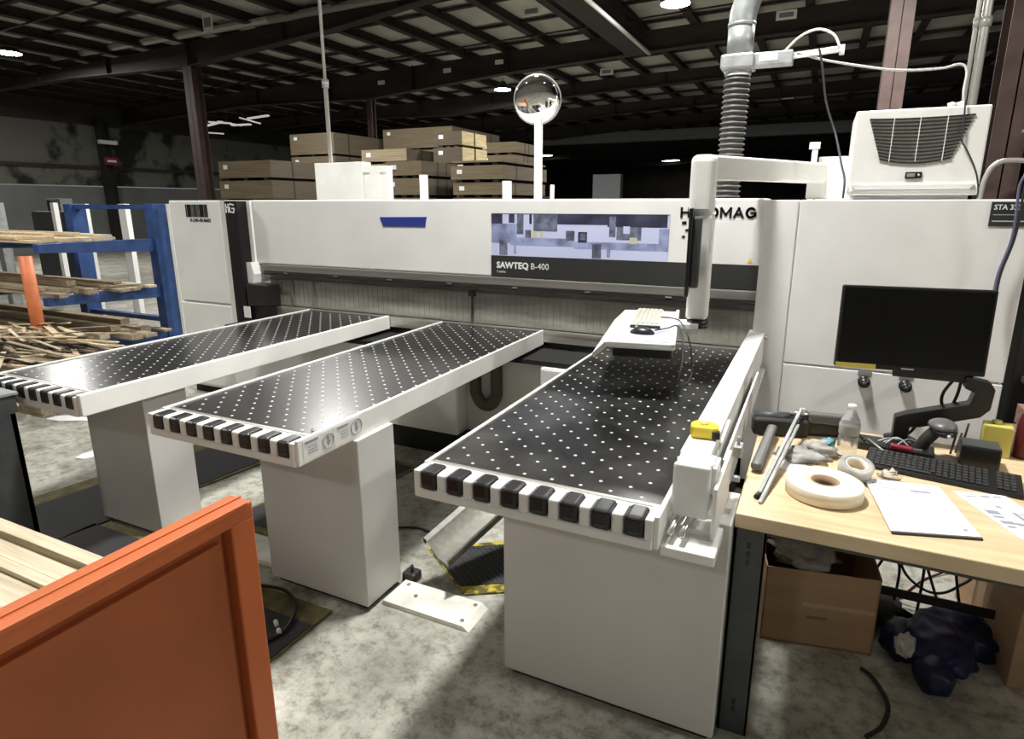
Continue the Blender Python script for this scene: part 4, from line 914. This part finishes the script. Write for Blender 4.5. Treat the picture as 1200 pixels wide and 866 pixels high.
cps = [[(.47, 2.87, .80), (.45, 2.87, .5), (.42, 2.87, .34), (.38, 2.87, .22), (.35, 2.87, .16)],
       [(.41, 2.87, .80), (.41, 2.87, .42), (.43, 2.87, .34), (.47, 2.87, .26), (.47, 2.87, .10)],
       [(.46, 2.9, .80), (.46, 2.9, .39), (.47, 2.9, .32), (.48, 2.9, .26), (.52, 2.9, .20), (.59, 2.9, .16), (.65, 2.9, .17), (.70, 2.9, .22), (.74, 2.9, .28), (.75, 2.9, .42), (.75, 2.9, .80)],
       [(.54, 2.87, .80), (.54, 2.87, .42), (.55, 2.87, .34), (.56, 2.87, .26), (.56, 2.87, .05)],
       [(.64, 2.87, .80), (.64, 2.87, .41), (.66, 2.87, .35), (.68, 2.87, .25), (.72, 2.87, .08)],
       [(.56, 2.95, .80), (.57, 2.95, .30), (.58, 2.95, .26), (.66, 2.95, .05)]]
for a, b in zip(cps, labs): cable(a, .006, 'rubber', b, group='cables hanging under the bench')
cable([(.49, 2.98, .02), (.58, 2.98, .16), (.68, 2.98, .26), (.74, 2.98, .45)], .005, 'maroon', 'dark red cable slanting up behind the bench')
cable([(.52, 3.02, .02), (.60, 3.0, .16), (.76, 3.0, .27), (.86, 3.0, .4)], .005, 'wire', 'grey cable slanting up behind the bench')

# right hand background beyond the bench
t = thing('board_stack', (1.35, 3.4, 0), 'reddish brown boards stacked beyond the right end of the bench', 'boards')
for k in range(6):
    mb = MB(); mb.box(1.00 + (k % 2) * .02, 2.4, 3.2, 4.0 - k * .03, .10 + k * .12, .20 + k * .12, .003); mb.build('board', 'woodred', t)
t = thing('dark_cabinet', (1.5, 4.4, 0), 'black machine cabinet in the gap right of the white cabinet', 'cabinet')
mb = MB(); mb.box(1.04, 2.4, 4.1, 4.9, 0, 1.75, .01); mb.build('body', 'stripe', t)
mb = MB(); mb.box(1.10, 2.3, 4.09, 4.1, .95, 1.10); mb.box(1.08, 2.3, 4.0, 4.1, .86, .89); mb.build('pale_shelf', 'galv', t)
mb = MB(); mb.box(1.10, 2.3, 4.085, 4.1, 1.28, 1.40); mb.build('panel_strip', 'greywall', t)

# ================================================================== LEFT FOREGROUND: orange cart with lumber
oc = thing('orange_cart', (-2.2, .5, 0), 'orange steel cart with solid end panel loaded with pale boards', 'cart')
xa, xb, zt = -1.435, -1.348, 1.0
yf = 1.10
mb = MB()
mb.box(xa, xb, -1.2, yf, zt - .05, zt, .006)                    # top rail
mb.box(xa, xb, yf - .075, yf, .02, zt - .045, .006)             # far post
mb.box(xa, xb, -1.2, yf, .10, .18, .004)
mb.build('panel_frame', 'orange', oc)
mb = MB(); mb.box(xa + .035, xa + .045, -1.2, yf, zt, zt + .004, .001); mb.box(xb - .004, xb + .006, -1.2, yf - .02, zt - .008, zt + .005, .002); mb.build('panel_lip', 'orange', oc)
mb = MB(); mb.box(xb - .052, xb - .040, -1.2, yf - .07, .15, zt - .045); mb.box(xb - .046, xb - .018, -1.2, yf - .098, .15, zt - .085, .004); mb.build('end_panel', 'orangedeep', oc)
mb = MB(); mb.box(-3.6, xa, -1.1, 1.05, .50, .56, .004); mb.build('cart_deck', 'orange', oc)
for (x, y) in ((-3.5, .95), (-3.5, -1.0), (-1.6, .85), (-1.6, -1.0)):
    mb = MB(); mb.cyl((x, y - .02, .06), (x, y + .02, .06), .06, n=20); mb.build('caster', 'rubber', oc)
mb = MB(); mb.box(-3.55, -3.47, .95, 1.03, .12, .5); mb.box(-3.55, -3.47, -1.05, -.97, .12, .5); mb.build('support_post', 'orange', oc)
labs = ['pale sawn board lying farthest back on the orange cart', 'wide pale board second from the back on the orange cart', 'thin pale board in the middle of the cart load', 'broad flat pale board on the orange cart', 'narrow pale stick near the front of the cart load', 'short pale stick crossing at the front of the load', 'square pale stick nearest the cart front', 'loose pale strip at the front of the load']
yy = 1.03
lst = [(.05, .050, .03, 0), (.06, .035, .01, .0), (.035, .042, .01, 0), (.16, .025, .01, 0.005), (.045, .042, .03, .0), (.05, .030, .06, -.03), (.05, .045, .04, .01), (.10, .03, .03, .02)]
for k in range(2):
    mb = MB(); mb.box(-4.3, xa - .01, .02, 1.0, .56 + k * .042, .60 + k * .042, .002)
    if k < 2: single('board', mb, 'lumber', (-2.9, .5, .56 + k * .042), ('wide lower sheet of wood on the cart deck', 'second wide sheet of wood under the loose boards')[k], 'board', 'boards on the orange cart')
for k, (w, h, g, r) in enumerate(lst):
    S = Matrix.Translation((-2.9, yy - w / 2, .645)) @ Matrix.Rotation(r, 4, 'Z')
    mb = MB(); mb.box(-1.2 - .1 * (k % 3), 1.40 if k != 5 else 1.1, -w / 2, w / 2, 0, h, .002, 2, S)
    single('board', mb, 'lumber', (-2.9, yy - w / 2, .621), labs[k], 'board', 'boards on the orange cart')
    yy -= w + g * .55

# dark steel stand at left edge
t = thing('steel_stand', (-3.6, 1.45, 0), 'dark steel stand with flat leg at the left edge', 'stand')
mb = MB(); mb.prism([(-5.2, 1.0), (-3.52, 1.0), (-3.475, 1.565), (-5.2, 1.59)], .893, .905); mb.build('top_plate', 'galv', t)
mb = MB(); mb.prism([(-5.2, 1.0), (-3.53, 1.0), (-3.485, 1.555), (-5.2, 1.58)], .80, .893); mb.build('apron', 'darkgrey', t)
mb = MB(); mb.box(-3.66, -3.49, 1.52, 1.545, 0, .80, .002); mb.box(-3.50, -3.49, 1.30, 1.545, 0, .80, .002); lg = mb.build('leg', 'darkgrey', t)
mb = MB(); mb.prism([(-3.60, .42), (-3.55, .47), (-3.545, .455), (-3.59, .41)], 1.515, 1.52, 'y'); mb.build('paint_mark', 'white', t)

# ================================================================== LEFT BACKGROUND: rack with lumber
rk = thing('lumber_rack', (-8.3, 5.0, 0), 'blue cantilever lumber rack left of the saw', 'rack')
for X, nm in ((-8.1, 0), (-9.9, 1)):
    mb = MB(); mb.box(X - .07, X + .10, 5.50, 5.72, 0, 1.80, .006); mb.build('upright', 'blue', rk)
    mb = MB(); mb.box(X - .08, X + .08, 4.1, 5.72, 0, .12, .006); mb.build('base_arm', 'blue', rk)
    for z in (.60, 1.22):
        mb = MB(); mb.prism([(4.1, z + .03), (4.1, z + .13), (5.5, z + .13), (5.5, z - .04)], X - .05, X + .05, 'x', .004); mb.build('arm', 'blue', rk)
for z in (1.73, .2): mb = MB(); mb.box(-9.9, -8.1, 5.55, 5.65, z, z + .06); mb.build('tie_bar', 'blue', rk)
k = 0
tiers = [(1.35, 'on the top tier of the blue rack', 7, 'lumbery', (-13, -7.95)), (.73, 'on the middle tier of the blue rack', 8, 'lumberdark', (-13, -7.7)), (.12, 'on the bottom tier of the blue rack', 8, 'lumberdark', (-12.5, -7.6))]
adj = ['outermost', 'second', 'third', 'fourth', 'fifth', 'sixth', 'seventh', 'rearmost']
for z, wh, n, m, (x0, x1) in tiers:
    y = 4.15
    for i in range(n):
        w = .1 + random.random() * .07; h = random.choice((.03, .045, .07)); L0 = x0 + random.random() * 1.0; L1 = x1 - random.random() * .5
        mb = MB(); mb.obox((L0, y + w / 2 - random.random() * .015, z + h / 2 + .002), (L1, y + w / 2, z + h / 2 + .002), w * .9, h)
        if i % 2 == 0: mb.obox((L0, y + w / 2, z + h * 1.5 + .01), (L1 - .4, y + w / 2 - .015, z + h * 1.5 + .01), w * .8, h)
        single('plank', mb, m if random.random() < .75 else 'lumber', ((L0 + L1) / 2, y, z), '%s plank pair %s counted from the aisle side' % (adj[i], wh) if i % 2 == 0 else '%s plank %s counted from the aisle side' % (adj[i], wh), 'plank', 'planks on the blue rack')
        y += w + .02
mb = MB(); mb.cyl((-8.0, 3.93, 0), (-8.0, 3.93, 1.23), .066, n=20)
single('guard_post', mb, 'post_orange', (-8.0, 3.93, 0), 'orange round guard post in front of the blue rack', 'post')
# wood strip pile
pl = thing('wood_strip_pile', (-6.6, 3.1, 0), 'pile of ragged wood strips behind the left air table', 'wood pile')
mb = MB(); mb.box(-7.9, -5.9, 2.8, 3.9, 0, .12); mb.build('pallet', 'lumberdark', pl)
mb = MB()
mb.use('lumberdark').box(-8.4, -6.3, 2.9, 3.8, .12, .36)
for k in range(330):
    x = -8.5 + random.random() * 1.75; y = 2.85 + random.random() * 1.0; z = .14 + random.random() * (.42 if random.random() < .6 else .3); a = random.uniform(-.5, .5); L = .35 + random.random() * .5
    mb.use(random.choice(('lumbery', 'lumberdark', 'lumber', 'strap', 'lumbery'))).obox((x, y, z), (x + L * math.cos(a), y + L * math.sin(a), z + random.uniform(-.06, .06)), .02 + random.random() * .045, .010)
o = mb.build('strips', None, pl); o['kind'] = 'stuff'
mb = MB(); mb.box(-5.93, -5.80, 2.95, 3.5, .12, .40); mb.build('end_block', 'lumbery', pl)
# background: grey box, white posts, rails
mb = MB(); mb.box(-13.65, -12.45, 6.95, 7.15, .0, 1.66, .01); single('grey_crate', mb, 'darkgrey', (-13.0, 7.2, 0), 'dark grey crate behind the top tier of the lumber rack', 'crate')
t = thing('rail_fence', (-17, 6.0, 0), 'pale metal rail fence at the left edge behind the rack', 'fence')
for z in (1.75, 1.5, 1.25): mb = MB(); mb.box(-24, -13.2, 6.2, 6.25, z, z + .05); mb.build('rail', 'galv', t)
for x in (-13.25, -16.2, -19.5): mb = MB(); mb.box(x - .08, x + .08, 6.15, 6.3, 0, 1.82); mb.build('fence_post', 'galv', t)
for k, (x, y, z, w, lab) in enumerate(((-12.4, 6.7, 1.82, .05, 'slim pale post just left of the grey crate'), (-10.65, 6.2, 1.80, .05, 'pale post just right of the second blue upright'), (-9.9, 6.35, 1.80, .085, 'widest white post between the blue uprights'), (-8.55, 6.3, 1.78, .03, 'thin dark pale post left of the tall blue upright'), (-7.80, 5.62, 1.80, .03, 'white slat standing between the blue upright and the saw cabinet'))):
    mb = MB(); mb.box(x - w, x + w, y - .04, y + .04, 0, z, .003); single('white_post', mb, 'white' if k != 3 else 'galv', (x, y, 0), lab, 'post', 'white posts behind the lumber rack')
t = thing('wall_switch_panel', (-17.6, 9.5, 1.7), 'small pale cabinet above the rail fence', 'cabinet')
mb = MB(); mb.box(-17.9, -17.3, 9.5, 9.8, 0, 1.93, .01); mb.build('body', 'galv', t)
mb = MB(); mb.box(-17.85, -17.7, 9.49, 9.5, 1.6, 1.88); mb.build('dark_window', 'stripe', t)
t = thing('exit_sign', (-25.4, 16.0, 3.3), 'small red and white sign on the dark column at the left wall', 'sign')
mb = MB(); mb.box(-25.5, -25.45, 15.85, 16.4, 3.28, 3.58, .01); mb.build('sign_panel', 'red', t)
mb = MB(); mb.box(-25.449, -25.44, 15.95, 16.3, 3.39, 3.47); mb.build('sign_band', 'white', t)
t = thing('emergency_light', (-25.4, 16.0, 4.1), 'small pale emergency light above the red sign', 'lamp')
mb = MB(); mb.box(-25.5, -25.3, 15.7, 16.4, 4.05, 4.2, .03); mb.build('case', 'offwhite', t)
mb = MB(); mb.blob((-25.25, 16.25, 4.12), (.06, .09, .09), 2, 0); mb.build('bulb', 'offwhite', t)

# ================================================================== BOARD PACKS
def pack(x0, x1, y0, y1, z0, z1, label, m='mdf', me='mdfend', n=None):
    t = thing('board_pack', ((x0 + x1) / 2, (y0 + y1) / 2, z0), label, 'board pack', 'packs of panels stacked behind the saw')
    mb = MB(); mb.use(m).box(x0, x1, y0 + .004, y1, z0 + .05, z1); mb.use(me).box(x0, x1 - .003, y0, y0 + .004, z0 + .05, z1); mb.build('boards', None, t)  # lit and shaded faces are painted in separate colours
    mb = MB()
    for k in range(3): mb.box(x0 + .1 + k * (x1 - x0 - .3) / 2, x0 + .2 + k * (x1 - x0 - .3) / 2, y0 + .02, y1, z0, z0 + .05)
    mb.build('bearer', 'strap', t)
    mb = MB()
    for yy in (y0 + .5, y1 - .5): mb.box(x1, x1 + .003, yy - .02, yy + .02, z0 + .05, z1)
    mb.build('strap', 'strap', t)
    mb = MB(); mb.box(x0 + .12, x0 + .22, y0 - .003, y0, z1 - .13, z1 - .06); mb.build('tag', 'paper', t)
    return t
pos = ['topmost', 'second', 'third', 'fourth', 'fifth', 'lowest']
def stack(x0, x1, y0, y1, zs, where, m='mdf', me='mdfend'):
    for i, (a, b) in enumerate(zip(zs[1:], zs)):
        pack(x0 + random.uniform(-.02, .02), x1 + random.uniform(-.02, .02), y0 + random.uniform(-.02, .02), y1, a, b, '%s pack %s' % (pos[min(i, 5)], where), m, me)
stack(-9.70, -8.47, 8.0, 11.2, (2.52, 2.19, 1.84, 1.4, .95, .5, .0), 'of the leftmost board stack beside the brown column')
stack(-10.25, -9.05, 9.35, 12.0 - .6, (3.05, 2.60), 'set back on the leftmost board stack') if False else None
stack(-11.3, -10.0, 11.35, 13.8, (3.35, 2.85, 2.4, 1.9, 1.4, .9, .4, 0), 'of the tall board stack behind the leftmost one')
stack(-8.3, -7.2, 10.2, 12.4, (2.82, 2.55, 2.1, 1.6, 1.1, .55, 0), 'of the board stack right behind the white box')
stack(-9.9, -7.9, 13.0, 15.4, (3.55, 3.05, 2.5, 2.0, 1.5, 1.0, .5, 0), 'of the rear brown board stack behind the thin column')
stack(-7.13, -6.48, 11.0, 12.0, (3.18, 2.88, 2.54, 2.2, 1.7, 1.1, .5, 0), 'of the pale yellow board stack, tallest near the centre', 'mdfbright', 'mdf')
stack(-6.85, -6.10, 9.0, 10.3, (2.50, 2.22, 1.9, 1.4, .9, .45, 0), 'of the low board stack right of the wide stub post')
stack(-7.1, -6.2, 12.8, 14.0, (3.12, 2.85, 2.4, 1.9, 1.4, .9, .4, 0), 'of the dark board stack behind the centre')
stack(-5.75, -4.78, 9.4, 11.2, (2.50, 2.42, 2.15, 1.9, 1.4, .8, 0), 'of the rightmost board stack left of the mirror pole')

# distant grey panel at the right of mirror pole
mb = MB(); mb.box(-9.6, -8.3, 28, 28.4, 0, 3.1); single('distant_locker', mb, 'greywall', (-9, 28, 0), 'distant pale grey locker low beyond the beam', 'locker')

# small tags on roof steel
for k, (x, y, z, lab) in enumerate(((-12.89, 17.0, 5.49, 'small pale tag on the girder, leftmost of the row above the board packs'), (-10.47, 17.0, 5.64, 'small pale tag on the girder, second of the row above the board packs'), (-8.73, 17.0, 5.72, 'small pale tag on the girder straight above the bright lamp left of the mirror'),
        (-6.20, 13.64, 5.90, 'pale bay sign under the roof above the mirror, nearest of its kind'), (-13.37, 11.2, 5.90, 'tall pale bay sign above the big girder at upper left'), (-6.75, 20.75, 5.95, 'pale bay sign under the roof right of the mirror top'), (-1.59, 20.79, 5.9, 'pale bay sign seen just right of the ribbed hose'), (-1.19, 16.73, 6.0, 'dim bay sign above the slide gate'), (-1.67, 28.05, 5.9, 'far small bay sign below the slide gate'))):
    w_ = .13 if k < 3 else .22; h_ = .06 if k < 3 else .10
    if k == 4: w_, h_ = .16, .20
    t = thing('roof_tag', (x, y, z), lab, 'sign', 'small tags on the roof steel')
    mb = MB(); mb.box(x - w_, x + w_, y - .01, y + .01, z - h_, z + h_, .003); p_ = mb.build('tag_plate', 'offwhite', t)
    if k > 2:
        mb = MB(); mb.box(x - w_ * .7, x + w_ * .7, y - .014, y - .01, z - h_ * .5, z + h_ * .5); mb.build('tag_print', 'greywall', p_)
t = thing('far_band', (-6, 33, 4.95), 'long grey band added across the dark far end of the hall', 'duct')
mb = MB(); mb.box(-14.5, 2.5, 33, 33.5, 4.95, 5.45); mb.build('band_run', 'greywall', t)  # added box that stands in for a pale far wall band
mb = MB()
for k in range(6): mb.box(-14 + k * 3.1, -13.95 + k * 3.1, 33.1, 33.15, 5.45, 6.0)
mb.build('hanger', 'darkgrey', t)
# ================================================================== CAMERA, WORLD, VIEW
scn = bpy.context.scene
w = bpy.data.worlds.new('World'); scn.world = w; w.use_nodes = True
w.node_tree.nodes['Background'].inputs[0].default_value = (.5, .52, .55, 1); w.node_tree.nodes['Background'].inputs[1].default_value = .3
cam = bpy.data.cameras.new('Camera'); co = bpy.data.objects.new('Camera', cam); col.objects.link(co); scn.camera = co
F = 723.56; yaw = math.radians(25.358); pit = math.radians(14.049)
cam.sensor_fit = 'HORIZONTAL'; cam.sensor_width = 36; cam.lens = F / 1200 * 36
cam.shift_x = -(610 - 600) / 1200; cam.shift_y = (420 - 433) / 1200
cam.clip_start = .02; cam.clip_end = 200
co.location = (0, 0, 1.8); co.rotation_euler = (PI / 2 - pit, 0, yaw)
scn.view_settings.view_transform = 'Standard'; scn.view_settings.look = 'None'; scn.view_settings.gamma = 1; scn.view_settings.use_curve_mapping = False
scn.view_settings.exposure = .06
scn.cycles.use_denoising = True
scn.cycles.max_bounces = 8
